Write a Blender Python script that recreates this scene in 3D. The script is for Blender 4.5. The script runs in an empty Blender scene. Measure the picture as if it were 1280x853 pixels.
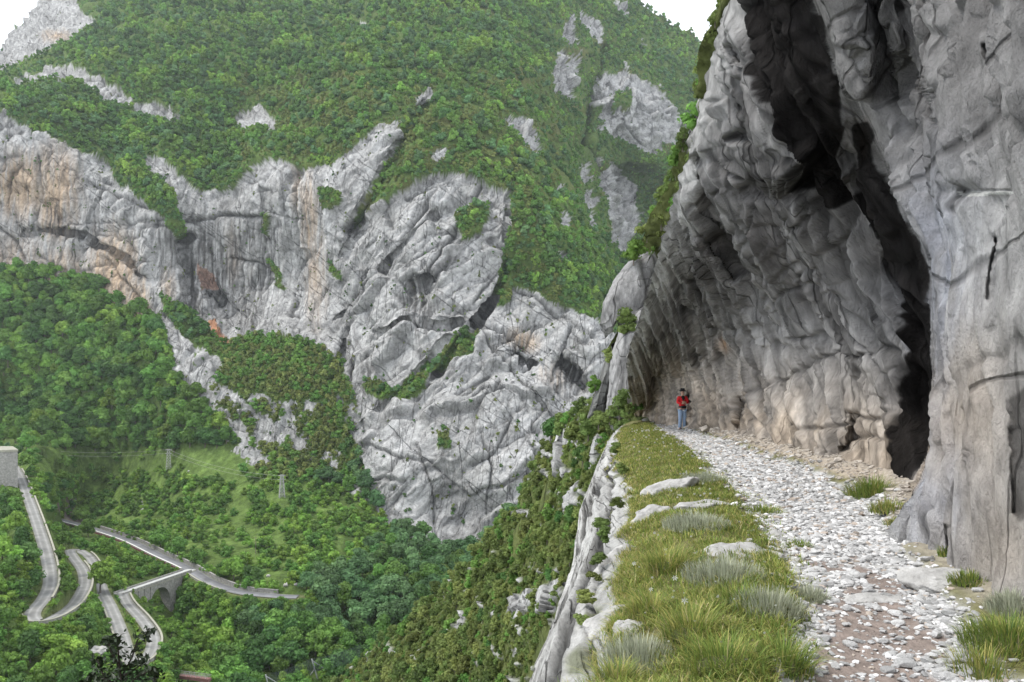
import bpy, bmesh, math, random
import numpy as np
from mathutils import Vector, Matrix, Euler
R = math.radians
random.seed(7); rng = np.random.default_rng(7)
SC = bpy.context.scene; COL = SC.collection

# ------------------------------------------------------------------ camera
EYE, FPX, HOR = 1.6, 995.0, 493.0            # eye height, focal length in photo pixels, horizon row
cam = bpy.data.cameras.new('camera'); cam.lens = FPX/1280*36; cam.sensor_width = 36
cam.shift_y = (HOR-426.5)/1280; cam.clip_start = 0.05; cam.clip_end = 20000
co = bpy.data.objects.new('camera', cam); co.location = (0, 0, EYE); co.rotation_euler = (R(90), 0, 0)
COL.objects.link(co); SC.camera = co

# ------------------------------------------------------------------ sky and sun (overcast noon)
SUN_EL, SUN_AZ = 60.0, -95.0                # azimuth clockwise from +Y
W = bpy.data.worlds.new('World'); SC.world = W; W.use_nodes = True
nt = W.node_tree; nt.nodes.clear()
wo = nt.nodes.new('ShaderNodeOutputWorld'); bg = nt.nodes.new('ShaderNodeBackground')
sky = nt.nodes.new('ShaderNodeTexSky'); sky.sky_type = 'NISHITA'; sky.sun_disc = False
sky.sun_elevation = R(SUN_EL); sky.sun_rotation = R(SUN_AZ); sky.altitude = 800; sky.air_density = 1.0; sky.dust_density = 3.0
cl = nt.nodes.new('ShaderNodeMix'); cl.data_type = 'RGBA'
cl.inputs['Factor'].default_value = 0.82
cn = nt.nodes.new('ShaderNodeTexNoise'); cn.inputs['Scale'].default_value = 2.2; cn.inputs['Detail'].default_value = 5
cr = nt.nodes.new('ShaderNodeValToRGB')
cr.color_ramp.elements[0].color = (8.6, 9.1, 9.8, 1); cr.color_ramp.elements[1].color = (11.0, 11.2, 11.4, 1)
tc = nt.nodes.new('ShaderNodeTexCoord')
nt.links.new(tc.outputs['Generated'], cn.inputs['Vector']); nt.links.new(cn.outputs['Fac'], cr.inputs['Fac'])
nt.links.new(sky.outputs[0], cl.inputs['A']); nt.links.new(cr.outputs['Color'], cl.inputs['B'])
nt.links.new(cl.outputs['Result'], bg.inputs['Color']); bg.inputs['Strength'].default_value = 0.10
nt.links.new(bg.outputs[0], wo.inputs[0])
sd = bpy.data.lights.new('sun', 'SUN'); sd.energy = 1.5; sd.angle = R(14); sd.color = (1.0, 0.965, 0.91)
so = bpy.data.objects.new('sun', sd); COL.objects.link(so)
_a, _e = R(SUN_AZ), R(SUN_EL)
_d = Vector((math.sin(_a)*math.cos(_e), math.cos(_a)*math.cos(_e), math.sin(_e)))
so.rotation_euler = _d.to_track_quat('Z', 'Y').to_euler()
vs = SC.view_settings; vs.view_transform = 'Standard'; vs.look = 'None'; vs.gamma = 1.0
vs.exposure = 1.05
SC.cycles.max_bounces = 5; SC.cycles.diffuse_bounces = 3; SC.cycles.glossy_bounces = 2
SC.cycles.transparent_max_bounces = 6; SC.cycles.caustics_reflective = False; SC.cycles.caustics_refractive = False

# ------------------------------------------------------------------ helpers: noise
F32 = np.float32
def _hash(ix, iy, iz, seed):
    h = (ix.astype(np.uint32)*np.uint32(374761393) + iy.astype(np.uint32)*np.uint32(668265263)
         + iz.astype(np.uint32)*np.uint32(2147483647-1640531) + np.uint32(seed*1013904223 & 0xffffffff))
    h = (h ^ (h >> np.uint32(13)))*np.uint32(1274126177)
    h = h ^ (h >> np.uint32(16))
    h = h*np.uint32(2246822519); return h ^ (h >> np.uint32(15))
def _u(h): return (h & np.uint32(0xffffff)).astype(F32)/F32(0xffffff)
def noise3(x, y, z, seed=0):
    x = np.asarray(x, F32); y = np.asarray(y, F32); z = np.asarray(z, F32)
    x, y, z = np.broadcast_arrays(x, y, z)
    x0 = np.floor(x); y0 = np.floor(y); z0 = np.floor(z)
    fx, fy, fz = x-x0, y-y0, z-z0
    ux, uy, uz = [f*f*f*(f*(f*6-15)+10) for f in (fx, fy, fz)]
    ix, iy, iz = x0.astype(np.int32), y0.astype(np.int32), z0.astype(np.int32)
    out = 0
    for dx in (0, 1):
        for dy in (0, 1):
            for dz in (0, 1):
                h = _hash(ix+dx, iy+dy, iz+dz, seed)
                gx = _u(h)*2-1; gy = _u(h >> np.uint32(5))*2-1; gz = _u(h*np.uint32(747796405) ^ (h >> np.uint32(9)))*2-1
                w = (ux if dx else 1-ux)*(uy if dy else 1-uy)*(uz if dz else 1-uz)
                out = out + w*(gx*(fx-dx)+gy*(fy-dy)+gz*(fz-dz))
    return out
def fbm(x, y, z, octv=4, seed=0, gain=.5, ridged=False):
    a, s, t = 1.0, 0, 0
    for o in range(octv):
        n = noise3(x*2**o, y*2**o, z*2**o, seed+o*17)
        if ridged: n = 0.5-np.abs(n)*1.6
        s = s + a*n; t += a; a *= gain
    return s/t*(1.0 if ridged else 1.6)
def worley(x, y, z, seed=0):
    """F1, F2, a random facet tilt value and a cell random"""
    x = np.asarray(x, F32); y = np.asarray(y, F32); z = np.asarray(z, F32)
    x0 = np.floor(x).astype(np.int32); y0 = np.floor(y).astype(np.int32); z0 = np.floor(z).astype(np.int32)
    f1 = np.full(x.shape, 9, F32); f2 = f1.copy(); tl = np.zeros(x.shape, F32); cr_ = tl.copy()
    for dx in (-1, 0, 1):
        for dy in (-1, 0, 1):
            for dz in (-1, 0, 1):
                h = _hash(x0+dx, y0+dy, z0+dz, seed)
                a = _u(h); b = _u(h*np.uint32(747796405)); c = _u((h ^ np.uint32(0x9e3779b9))*np.uint32(2891336453))
                px = x-(x0+dx+a); py = y-(y0+dy+b); pz = z-(z0+dz+c)
                d = px*px+py*py+pz*pz
                n1 = d < f1
                f2 = np.where(n1, f1, np.minimum(f2, d))
                t = px*(b*2-1)+py*(c*2-1)+pz*(a*2-1)
                tl = np.where(n1, t, tl); cr_ = np.where(n1, _u(h*np.uint32(2654435761)+np.uint32(77)), cr_)
                f1 = np.where(n1, d, f1)
    return np.sqrt(f1), np.sqrt(f2), tl, cr_
def crackn(u, v, w, wd, seed, br=.9):
    """thin broken crack lines: zero crossings of a stretched noise, masked by a second noise"""
    n = noise3(u, v, w, seed)*1.6+.18*noise3(u*3, v*3, w*3, seed+2); m = sm(-.15, .35, noise3(u*br+9, v*br, w*br, seed+5)*1.6+.1)
    return np.exp(-(n/wd)**2)*m
def sm(a, b, x):
    t = np.clip((x-a)/(b-a), 0, 1); return t*t*(3-2*t)
def tps(ctrl, lam=1e-4):
    """thin plate spline of log depth over (px, py)"""
    c = np.array(ctrl, float); P = c[:, :2]/500; v = np.log(c[:, 2]); n = len(c)
    def U(r2): return np.where(r2 > 1e-12, 0.5*r2*np.log(np.maximum(r2, 1e-12)), 0)
    K = U(((P[:, None]-P[None])**2).sum(-1))+np.eye(n)*lam
    A = np.zeros((n+3, n+3)); A[:n, :n] = K; A[:n, n] = 1; A[:n, n+1:] = P; A[n, :n] = 1; A[n+1:, :n] = P.T
    w = np.linalg.solve(A, np.r_[v, 0, 0, 0])
    def f(px, py):
        px = np.asarray(px, float)/500; py = np.asarray(py, float)/500; s = w[n]+w[n+1]*px+w[n+2]*py
        for i in range(n): s = s+w[i]*U((px-P[i, 0])**2+(py-P[i, 1])**2)
        return np.exp(s)
    return f
def inpoly(px, py, poly):
    r = np.zeros(px.shape, bool); n = len(poly); j = n-1
    for i in range(n):
        xi, yi = poly[i]; xj, yj = poly[j]
        if yi != yj:
            c = ((yi > py) != (yj > py)) & (px < (xj-xi)*(py-yi)/(yj-yi)+xi); r ^= c
        j = i
    return r
def dline(px, py, pl):
    """distance to a polyline, plus the fraction along it"""
    d = np.full(px.shape, 1e9); f = np.zeros(px.shape); m = len(pl)-1
    for i in range(m):
        (ax, ay), (bx_, by_) = pl[i][:2], pl[i+1][:2]; ux, uy = bx_-ax, by_-ay; L = ux*ux+uy*uy+1e-9
        t = np.clip(((px-ax)*ux+(py-ay)*uy)/L, 0, 1); e = np.hypot(px-ax-t*ux, py-ay-t*uy)
        f = np.where(e < d, (i+t)/m, f); d = np.minimum(d, e)
    return d, f
def unproj(px, py, Y): return np.stack([(px-640)/FPX*Y, Y*1.0, EYE+(HOR-py)/FPX*Y], -1)
def pt(px, py, Y): return Vector(((px-640)/FPX*Y, Y, EYE+(HOR-py)/FPX*Y))
def gnorm(P):
    du = np.gradient(P, axis=1); dv = np.gradient(P, axis=0); n = np.cross(du, dv)
    return n/np.maximum(np.linalg.norm(n, axis=-1, keepdims=True), 1e-9)

# ------------------------------------------------------------------ helpers: objects
def tag(o, label=None, cat=None, group=None, kind=None):
    if label: o['label'] = label
    if cat: o['category'] = cat
    if group: o['group'] = group
    if kind: o['kind'] = kind
    return o
def link(name, me, mat=None, parent=None, loc=None):
    if mat is not None and len(me.materials) == 0: me.materials.append(mat)
    o = bpy.data.objects.new(name, me); COL.objects.link(o)
    if parent is not None: o.parent = parent
    if loc is not None: o.location = loc
    return o
def empty(name, loc=(0, 0, 0), rz=0.0, scale=1.0):
    o = bpy.data.objects.new(name, None); COL.objects.link(o); o.location = loc; o.rotation_euler = (0, 0, rz)
    o.scale = (scale,)*3; o.empty_display_size = .3; return o
def mesh_np(name, V, Fq, smooth=True, col=None):
    """V (n,3), Fq (m,3|4) -> mesh; col (n,3) vertex colours in attribute 'tint'"""
    V = np.asarray(V, F32); Fq = np.asarray(Fq, np.int32); k = Fq.shape[1]
    me = bpy.data.meshes.new(name); me.vertices.add(len(V)); me.vertices.foreach_set('co', V.ravel())
    me.loops.add(Fq.size); me.loops.foreach_set('vertex_index', Fq.ravel())
    me.polygons.add(len(Fq)); me.polygons.foreach_set('loop_start', np.arange(0, Fq.size, k, dtype=np.int32))
    me.polygons.foreach_set('use_smooth', np.full(len(Fq), smooth)); me.update(calc_edges=True)
    if col is not None:
        a = me.color_attributes.new('tint', 'FLOAT_COLOR', 'POINT')
        col = np.asarray(col); col = col.reshape(-1, col.shape[-1]); c = np.ones((len(V), 4), F32); c[:, :col.shape[1]] = np.clip(col, 0, 1); a.data.foreach_set('color', c.ravel())
    return me
def grid_faces(nr, nc, keep=None):
    i = np.arange(nr*nc).reshape(nr, nc)
    q = np.stack([i[:-1, :-1], i[:-1, 1:], i[1:, 1:], i[1:, :-1]], -1).reshape(-1, 4)
    return q
def bm_obj(name, bm, mat, parent=None, smooth=False, loc=None):
    me = bpy.data.meshes.new(name); bm.to_mesh(me); bm.free()
    for p in me.polygons: p.use_smooth = smooth
    return link(name, me, mat, parent, loc)
def add_box(bm, c, s, rot=None):
    m = Matrix.Translation(c) @ (rot.to_4x4() if rot is not None else Matrix()) @ Matrix.Diagonal((s[0], s[1], s[2], 1))
    return bmesh.ops.create_cube(bm, size=1, matrix=m)['verts']
def add_tube(bm, pts, rad, seg=6):
    pts = [Vector(p) for p in pts]; rings = []
    for i, p in enumerate(pts):
        t = (pts[min(i+1, len(pts)-1)]-pts[max(i-1, 0)]).normalized()
        a = t.orthogonal().normalized(); b = t.cross(a)
        if rings and a.dot(pa) < 0.2: a = (pa-t*pa.dot(t)).normalized(); b = t.cross(a)
        pa = a; r = rad[i] if hasattr(rad, '__len__') else rad
        rings.append([bm.verts.new(p+(a*math.cos(k*2*math.pi/seg)+b*math.sin(k*2*math.pi/seg))*r) for k in range(seg)])
    for q, w in zip(rings, rings[1:]):
        for k in range(seg): bm.faces.new((q[k], q[(k+1) % seg], w[(k+1) % seg], w[k]))
    bm.faces.new(rings[0][::-1]); bm.faces.new(rings[-1])

# ------------------------------------------------------------------ materials
def N(nt, t, **kw):
    n = nt.nodes.new(t)
    for k, v in kw.items():
        if k in n.inputs: n.inputs[k].default_value = v
        else: setattr(n, k, v)
    return n
def mat_tint(name, rough=.9, bump=(), stretch=(1, 1, 1), vary=.25, vscale=1.0, spec=.25, base=None, rand=0.0, rot=(0, 0, 0), trans=0.0, cracks=(), lean=0.0):
    """vertex tint (or base colour) x fine grain, with stacked bump noises [(type, scale, distance)]"""
    m = bpy.data.materials.new(name); m.use_nodes = True; t = m.node_tree; L = t.links.new
    b = t.nodes['Principled BSDF']; b.inputs['Roughness'].default_value = rough; b.inputs['Specular IOR Level'].default_value = spec
    tcx = N(t, 'ShaderNodeTexCoord'); mp = N(t, 'ShaderNodeMapping'); mp.inputs['Scale'].default_value = stretch; mp.inputs['Rotation'].default_value = rot
    vsrc = tcx.outputs['Object']
    if lean:
        ln_ = N(t, 'ShaderNodeMapping'); ln_.inputs['Rotation'].default_value = (lean, 0, 0); L(vsrc, ln_.inputs['Vector']); vsrc = ln_.outputs[0]
    L(vsrc, mp.inputs['Vector'])
    if base is None:
        a = N(t, 'ShaderNodeVertexColor', layer_name='tint'); c = a.outputs['Color']
    else:
        a = N(t, 'ShaderNodeRGB'); a.outputs[0].default_value = (*base, 1); c = a.outputs[0]
    n1 = N(t, 'ShaderNodeTexNoise', Scale=vscale, Detail=6.0, Roughness=.65); L(mp.outputs[0], n1.inputs['Vector'])
    mr = N(t, 'ShaderNodeMapRange'); mr.inputs['From Min'].default_value = .3; mr.inputs['From Max'].default_value = .7
    mr.inputs['To Min'].default_value = 1-vary; mr.inputs['To Max'].default_value = 1+vary
    L(n1.outputs['Fac'], mr.inputs['Value']); fac = mr.outputs[0]
    if rand:
        oi = N(t, 'ShaderNodeObjectInfo'); m2 = N(t, 'ShaderNodeMapRange')
        m2.inputs['To Min'].default_value = 1-rand; m2.inputs['To Max'].default_value = 1+rand
        L(oi.outputs['Random'], m2.inputs['Value']); mm = N(t, 'ShaderNodeMath', operation='MULTIPLY')
        L(fac, mm.inputs[0]); L(m2.outputs[0], mm.inputs[1]); fac = mm.outputs[0]
    mx = N(t, 'ShaderNodeVectorMath', operation='SCALE'); L(c, mx.inputs[0]); L(fac, mx.inputs['Scale'])
    cout = mx.outputs[0]; chs = []
    for (sx, sy, sz, ry, wd, dk, ds) in cracks:                            # thin broken joints: zero crossings of a stretched noise
        m1 = N(t, 'ShaderNodeMapping'); m1.inputs['Rotation'].default_value = (0, ry, 0); m2_ = N(t, 'ShaderNodeMapping'); m2_.inputs['Scale'].default_value = (sx, sy, sz)
        L(vsrc, m1.inputs['Vector']); L(m1.outputs[0], m2_.inputs['Vector'])
        q = N(t, 'ShaderNodeTexNoise', Scale=1.0, Detail=.7, Roughness=.5, Distortion=0.0); L(m2_.outputs[0], q.inputs['Vector'])
        s1 = N(t, 'ShaderNodeMath', operation='SUBTRACT'); s1.inputs[1].default_value = .5; L(q.outputs['Fac'], s1.inputs[0]); s2 = N(t, 'ShaderNodeMath', operation='ABSOLUTE'); L(s1.outputs[0], s2.inputs[0])
        r1 = N(t, 'ShaderNodeMapRange', interpolation_type='SMOOTHSTEP'); r1.inputs['From Max'].default_value = wd; r1.inputs['To Min'].default_value = 1; r1.inputs['To Max'].default_value = 0; L(s2.outputs[0], r1.inputs['Value'])
        k1 = N(t, 'ShaderNodeTexNoise', Scale=.6, Detail=2.0); L(m2_.outputs[0], k1.inputs['Vector']); r2 = N(t, 'ShaderNodeMapRange'); r2.inputs['From Min'].default_value = .44; r2.inputs['From Max'].default_value = .56; L(k1.outputs['Fac'], r2.inputs['Value'])
        mu = N(t, 'ShaderNodeMath', operation='MULTIPLY'); L(r1.outputs[0], mu.inputs[0]); L(r2.outputs[0], mu.inputs[1])
        if base is None:
            mw = N(t, 'ShaderNodeMath', operation='MULTIPLY'); L(mu.outputs[0], mw.inputs[0]); L(a.outputs['Alpha'], mw.inputs[1]); mu = mw
        chs.append((mu, ds))
        md_ = N(t, 'ShaderNodeMath', operation='MULTIPLY_ADD'); md_.inputs[1].default_value = -dk; md_.inputs[2].default_value = 1.0; L(mu.outputs[0], md_.inputs[0])
        sc_ = N(t, 'ShaderNodeVectorMath', operation='SCALE'); L(cout, sc_.inputs[0]); L(md_.outputs[0], sc_.inputs['Scale']); cout = sc_.outputs[0]
    if rand:
        hs = N(t, 'ShaderNodeHueSaturation'); oi2 = N(t, 'ShaderNodeObjectInfo'); m3 = N(t, 'ShaderNodeMath', operation='MULTIPLY'); m3.inputs[1].default_value = 7.31
        m4 = N(t, 'ShaderNodeMath', operation='FRACT'); m5 = N(t, 'ShaderNodeMapRange'); m5.inputs['To Min'].default_value = .500; m5.inputs['To Max'].default_value = .528
        L(oi2.outputs['Random'], m3.inputs[0]); L(m3.outputs[0], m4.inputs[0]); L(m4.outputs[0], m5.inputs['Value'])
        L(m5.outputs[0], hs.inputs['Hue']); L(cout, hs.inputs['Color']); cout = hs.outputs[0]
    L(cout, b.inputs['Base Color'])
    nrm = None
    for (kind, s, dist) in bump:
        if kind == 'v':
            x = N(t, 'ShaderNodeTexVoronoi', Scale=s, feature='F1'); o_ = x.outputs['Distance']
        elif kind == 'e':
            x = N(t, 'ShaderNodeTexVoronoi', Scale=s, feature='DISTANCE_TO_EDGE'); r_ = N(t, 'ShaderNodeMapRange')
            r_.inputs['From Max'].default_value = .08; L(x.outputs['Distance'], r_.inputs['Value']); o_ = r_.outputs[0]
        else:
            x = N(t, 'ShaderNodeTexNoise', Scale=s, Detail=6.0, Roughness=.62); o_ = x.outputs['Fac']
        L(mp.outputs[0], x.inputs['Vector'])
        bp = N(t, 'ShaderNodeBump'); bp.inputs['Strength'].default_value = 1.0; bp.inputs['Distance'].default_value = dist
        L(o_, bp.inputs['Height'])
        if nrm is not None: L(nrm, bp.inputs['Normal'])
        nrm = bp.outputs[0]
    for (mu, ds) in chs:
        bp = N(t, 'ShaderNodeBump', invert=True); bp.inputs['Strength'].default_value = 1.0; bp.inputs['Distance'].default_value = ds; L(mu.outputs[0], bp.inputs['Height'])
        if nrm is not None: L(nrm, bp.inputs['Normal'])
        nrm = bp.outputs[0]
    if nrm is not None: L(nrm, b.inputs['Normal'])
    if trans:
        tr = N(t, 'ShaderNodeBsdfTranslucent'); ms = N(t, 'ShaderNodeMixShader'); ms.inputs[0].default_value = trans
        L(cout, tr.inputs['Color']); L(b.outputs[0], ms.inputs[1]); L(tr.outputs[0], ms.inputs[2])
        L(ms.outputs[0], t.nodes['Material Output'].inputs['Surface'])
    return m
# ================================================================== far terrain: valley floor and mountain
TER = [(-150,900,210),(0,900,215),(150,900,225),(300,900,300),(450,900,310),(600,900,300),(800,900,300),(1000,900,300),
(0,853,228),(100,853,238),(200,853,258),(300,853,330),(420,853,335),(-150,760,240),(-150,600,420),(-260,500,640),
(190,800,306),(180,825,277),(155,800,299),(130,745,352),(118,700,411),(97,688,428),(110,715,367),(105,740,322),(60,778,265),
(42,770,266),(62,735,288),(65,710,303),(45,650,366),(27,600,460),(20,585,500),(0,640,395),(0,720,290),
(235,715,428),(150,740,385),(213,775,400),(235,790,384),(250,830,352),(230,745,420),(185,750,398),
(330,770,375),(340,800,360),(450,780,380),(560,720,420),(500,700,440),(345,745,385),(300,742,391),(250,722,420),(200,697,468),(150,672,522),(80,652,562),
(400,735,400),(400,690,450),(200,660,540),(300,670,500),(350,620,540),(210,590,620),(100,600,650),(100,560,670),(250,575,610),(400,640,520),(480,680,475),
(0,560,660),(0,460,710),(0,340,770),(100,352,765),(100,450,710),(200,480,670),(250,540,630),(180,400,720),
(300,570,600),(340,560,600),(420,620,548),(500,660,505),(560,690,485),(600,680,490),(650,640,505),
(0,325,780),(0,250,790),(0,160,800),(-150,300,790),(-150,150,810),(100,300,778),(100,200,798),(150,222,800),(220,370,735),(220,250,765),
(250,340,770),(280,400,745),(300,300,765),(200,200,812),(240,500,645),(250,450,668),(300,480,640),(340,440,650),(400,450,640),(320,430,690),
(400,400,690),(400,300,705),(380,220,722),(330,215,745),(260,245,785),
(500,600,522),(500,500,572),(500,400,612),(500,300,645),(500,230,675),(600,600,512),(600,500,560),(600,400,602),(600,300,642),(600,230,675),
(680,500,562),(720,450,592),(700,385,622),(650,345,640),(750,430,602),(740,480,582),(650,250,655),(700,280,662),(738,345,660),(690,235,722),(900,600,560),(1000,500,620),
(450,150,742),(540,120,782),(600,150,742),(640,120,832),(350,150,860),(250,170,870),(150,160,880),(100,100,955),(0,110,890),(200,50,1060),(300,80,1000),(400,60,1005),(450,30,1055),
(550,30,1005),(600,50,955),(300,0,1255),(430,0,1350),(550,-20,1155),(650,0,1155),(700,60,1150),(740,100,1150),(780,150,1100),(770,230,1010),(790,290,960),(800,340,930),
(850,150,1250),(880,80,1400),(820,20,1400),(760,0,1350),(50,40,1350),(0,75,1300),(90,10,1400),(900,400,900),(950,300,1000),(1000,120,1300),(-150,60,1250)]
f_ter = tps(TER, 2e-5)
SKYL = [(-260,190),(-150,150),(-60,95),(0,62),(12,45),(28,28),(50,-2),(80,-42),(200,-70),(330,-40),(395,-6),(418,3),(440,1),(470,-25),(560,-60),(700,-60),(775,-22),(800,-2),(815,10),(838,30),(862,45),(885,66),(920,105),(1000,170)]
STEP_T = 1.55
pxs = np.concatenate([np.arange(-260, -60, 5), np.arange(-60, 800, STEP_T), np.arange(800, 1001, 2.6)])
tt = np.linspace(0, 1, 590)
SX, SY = np.array(SKYL).T
top = np.interp(pxs, SX, SY) + 2.5*fbm(pxs/14, 0*pxs, 0*pxs+3, 4, 5)
TPX = np.repeat(pxs[None], len(tt), 0); TPY = 905+(top[None]-905)*tt[:, None]
TY = f_ter(TPX, TPY)
# ---- crests, gullies and overhangs (pixel polylines, depth in metres; + pushes back)
def push(pl, w, d, soft=False):
    global TY
    e, f = dline(TPX, TPY, pl); g = np.exp(-(e/w)**2); TY = TY+d*g
push([(530,135),(500,190),(470,245),(440,290)], 9, 26)
push([(300,20),(330,90),(300,150),(270,210)], 26, 30); push([(420,30),(400,90),(360,150)], 18, 26); push([(560,40),(590,110),(640,150)], 14, 22); push([(180,60),(230,110),(300,140)], 12, 22); push([(640,20),(680,90),(700,150),(740,220)], 14, 30)
push([(735,75),(730,150),(722,185)], 7, 40)
push([(755,60),(742,110),(728,180),(745,215)], 6, 30)
push([(560,425),(530,460),(480,510),(440,545)], 5, 9)
push([(634,330),(626,360),(600,395),(575,425),(545,470)], 4, 12)
push([(780,220),(778,300),(770,330)], 12, 25)
push([(515,358),(530,352),(548,362)], 7, 12); push([(505,372),(525,385)], 12, 6)
push([(700,452),(715,465),(728,485)], 6, 22); push([(640,440),(655,452),(668,455)], 3, 10)
push([(430,430),(425,470),(410,480)], 5, 12); push([(468,415),(485,412),(500,400),(520,395),(540,405),(575,400)], 2.6, 6)
push([(420,400),(440,385),(480,330),(540,270),(560,235)], 3, 8)
push([(478,240),(445,285),(430,320)], 5, 12)
push([(30,290),(55,285),(95,290),(120,305),(160,325),(185,350)], 3, 7)
push([(232,300),(236,345),(240,385)], 7, 20); push([(255,350),(275,375),(290,395)], 9, 12)
push([(60,255),(70,262),(78,275)], 5, 7)
push([(580,345),(600,325),(615,300)], 2.2, 6); push([(645,200),(640,250),(632,300)], 4, 8)
# main crest: beyond this line the mountain drops to the ravine behind
CREST = [(600,60),(640,95),(672,150),(684,205),(712,245),(742,290),(765,330),(772,362),(766,420)]
cx_ = np.interp(TPY, [c[1] for c in CREST], [c[0] for c in CREST])
wgt = sm(60, 190, TPY)*(1-sm(380, 430, TPY))
TY = TY*(1+0.16*wgt*sm(-2, 10, TPX-cx_)*(1-sm(60, 160, TPX-cx_)))
# ---- rock / vegetation cover traced from the photograph
wx = 9*fbm(TPX/20, TPY/26, 0*TPX, 4, 11); wy = 10*fbm(TPX/20, TPY/20, 0*TPX+9, 4, 23)
QX, QY = TPX+wx+1.5*fbm(TPX/4, TPY/4, 0*TPX, 2, 31), TPY+wy
ROCK = [[(-260,120),(0,140),(40,160),(80,178),(110,190),(135,200),(150,228),(175,250),(205,268),(232,300),(240,330),(238,385),(205,378),(192,402),(162,392),(130,372),(110,350),(60,340),(0,334),(-260,330)],
[(160,192),(205,202),(250,242),(290,240),(325,208),(345,203),(385,213),(425,200),(455,170),(478,150),(502,142),(498,185),(470,225),(445,275),(440,285),(500,240),(520,225),(560,215),(600,225),(640,240),(640,290),(622,340),(640,350),(680,372),(740,398),(800,425),(800,520),(720,540),(690,570),(670,620),(640,655),(600,692),(560,685),(520,672),(490,660),(470,640),(440,620),(410,590),(440,560),(450,520),(440,480),(430,455),(400,435),(360,425),(320,425),(300,450),(285,430),(260,415),(235,385),(232,300),(205,260),(175,215)],
[(200,390),(235,395),(270,425),(282,445),(272,470),(262,500),(290,520),(310,560),(320,575),(300,570),(285,555),(262,515),(240,490),(215,470),(210,430)],
[(10,100),(60,85),(95,85),(130,100),(160,125),(200,130),(235,150),(225,160),(190,150),(150,140),(125,125),(100,106),(60,101),(20,112)],
[(285,150),(325,130),(345,155),(345,167),(300,160)],
[(-200,120),(0,50),(20,30),(60,-20),(80,-40),(100,15),(130,28),(90,48),(40,74),(0,85)],
[(712,12),(690,90),(695,112),(712,137),(725,125),(737,75),(722,60),(716,20)],[(722,8),(760,38),(756,54),(738,52)],
[(740,95),(760,92),(790,90),(830,110),(858,150),(850,182),(830,202),(800,188),(770,168),(745,142)],
[(653,145),(672,165),(677,205),(662,192),(645,168),(617,150),(622,142),(645,155)],
[(744,200),(768,200),(798,240),(802,270),(785,322),(770,302),(750,245)],[(718,205),(730,200),(742,260),(750,290),(735,275)],
[(520,118),(546,108),(540,132),(520,140)],[(538,190),(562,182),(555,205),(540,205)],[(548,155),(560,120),(556,118),(545,150)],[(445,30),(460,25),(460,37),(446,38)],
[(170,627),(180,624),(192,634),(186,641),(174,636)]]
MIX = [([(255,478),(330,488),(360,500),(400,485),(440,495),(450,545),(470,640),(430,600),(395,585),(360,560),(345,572),(330,590),(300,580),(275,550)], .56),
([(760,-10),(800,5),(840,55),(872,120),(860,150),(830,105),(790,60),(750,40)], .28), ([(410,590),(470,630),(560,680),(640,660),(680,600),(690,540),(600,560),(500,540),(440,560)], .84),
([(800,190),(860,180),(830,300),(800,330),(790,250)], .2), ([(205,395),(290,440),(260,500),(215,460)], .62), ([(430,150),(500,140),(500,190),(440,280),(380,225),(420,200)], .7),
([(480,225),(640,225),(640,300),(480,300)], .86), ([(560,350),(760,395),(760,460),(600,440)], .93), ([(740,95),(858,110),(858,200),(750,150)], .72), ([(690,15),(760,10),(760,60),(712,137),(690,90)], .85),
([(10,85),(235,100),(235,160),(10,115)], .75), ([(110,180),(240,180),(240,300),(140,240)], .7)]
VEG = [[(505,150),(540,125),(532,165),(500,205),(470,250),(445,287),(438,278),(470,228),(495,190)],[(398,240),(420,236),(425,255),(405,263)],
[(562,425),(600,408),(588,440),(540,465),(510,500),(478,497),(520,470)],[(634,325),(618,385),(632,380),(645,352)],[(568,268),(612,255),(602,295),(578,300)],
[(448,482),(470,470),(492,497),(470,500)],[(140,190),(178,200),(215,240),(232,292),(224,300),(200,268),(165,238)],[(195,368),(235,390),(275,425),(285,445),(262,440),(225,415)],
[(385,520),(430,515),(425,560),(390,560)],[(272,440),(300,418),(350,418),(400,432),(428,455),(400,480),(420,500),(350,495),(300,480)],
[(430,545),(440,545),(470,620),(430,600)],[(545,540),(562,535),(560,560),(545,560)],[(326,270),(334,268),(338,300),(328,295)],[(330,320),(345,335),(360,365),(350,362)],[(408,325),(420,330),(425,350),(415,345)],
[(720,15),(728,30),(736,90),(716,135),(712,130),(728,80),(720,50)]]
rock = np.zeros(TPX.shape)
for p in ROCK: rock = np.maximum(rock, inpoly(QX, QY, p))
for p, v in MIX:
    mk = inpoly(QX, QY, p)
    nz = fbm(TPX/7+TPY/40, TPY/11, 0*TPX+4, 3, 41)
    if v < .6: rock = np.where(mk & (rock == 0), (nz > (.5-v)*.9).astype(float), rock)
    rock = np.where(mk & (rock > 0), (nz > (.42-v)*.75).astype(float), rock)
for p in VEG: rock = np.where(inpoly(QX, QY, p), 0, rock)
nzv = fbm(TPX/9+TPY/60, TPY/12, 0*TPX+14, 3, 61)                     # small ledges with scrub
rock = np.where((rock > 0) & (nzv > .33), 0, rock); rock = np.where((TPY < 200) & (TPX > 380) & (nzv < -.47), 1, rock)
def blur(a, n=1):
    for _ in range(n):
        a = (a+np.roll(a, 1, 0)+np.roll(a, -1, 0)+np.roll(a, 1, 1)+np.roll(a, -1, 1))/5
    return a
rsoft = blur(rock, 26); rag = fbm(TPX/7, TPY/8, 0*TPX+33, 4, 63)+.12*fbm(TPX/2.6, TPY/3.2, 0*TPX+3, 2, 65)
dg = fbm((TPX+.42*TPY)/9, (TPY-.3*TPX)/42, 0*TPX+51, 4, 67)
rock = np.where((TPX > 690) & (TPY < 330) & (dg > .17), 1, rock); rock = np.where((TPX > 690) & (TPY < 330) & (dg < -.22), 0, rock)
rock = np.where((TPY < 250) & (TPX > 420) & (TPX <= 690) & (dg > .40), 1, rock)
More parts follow.
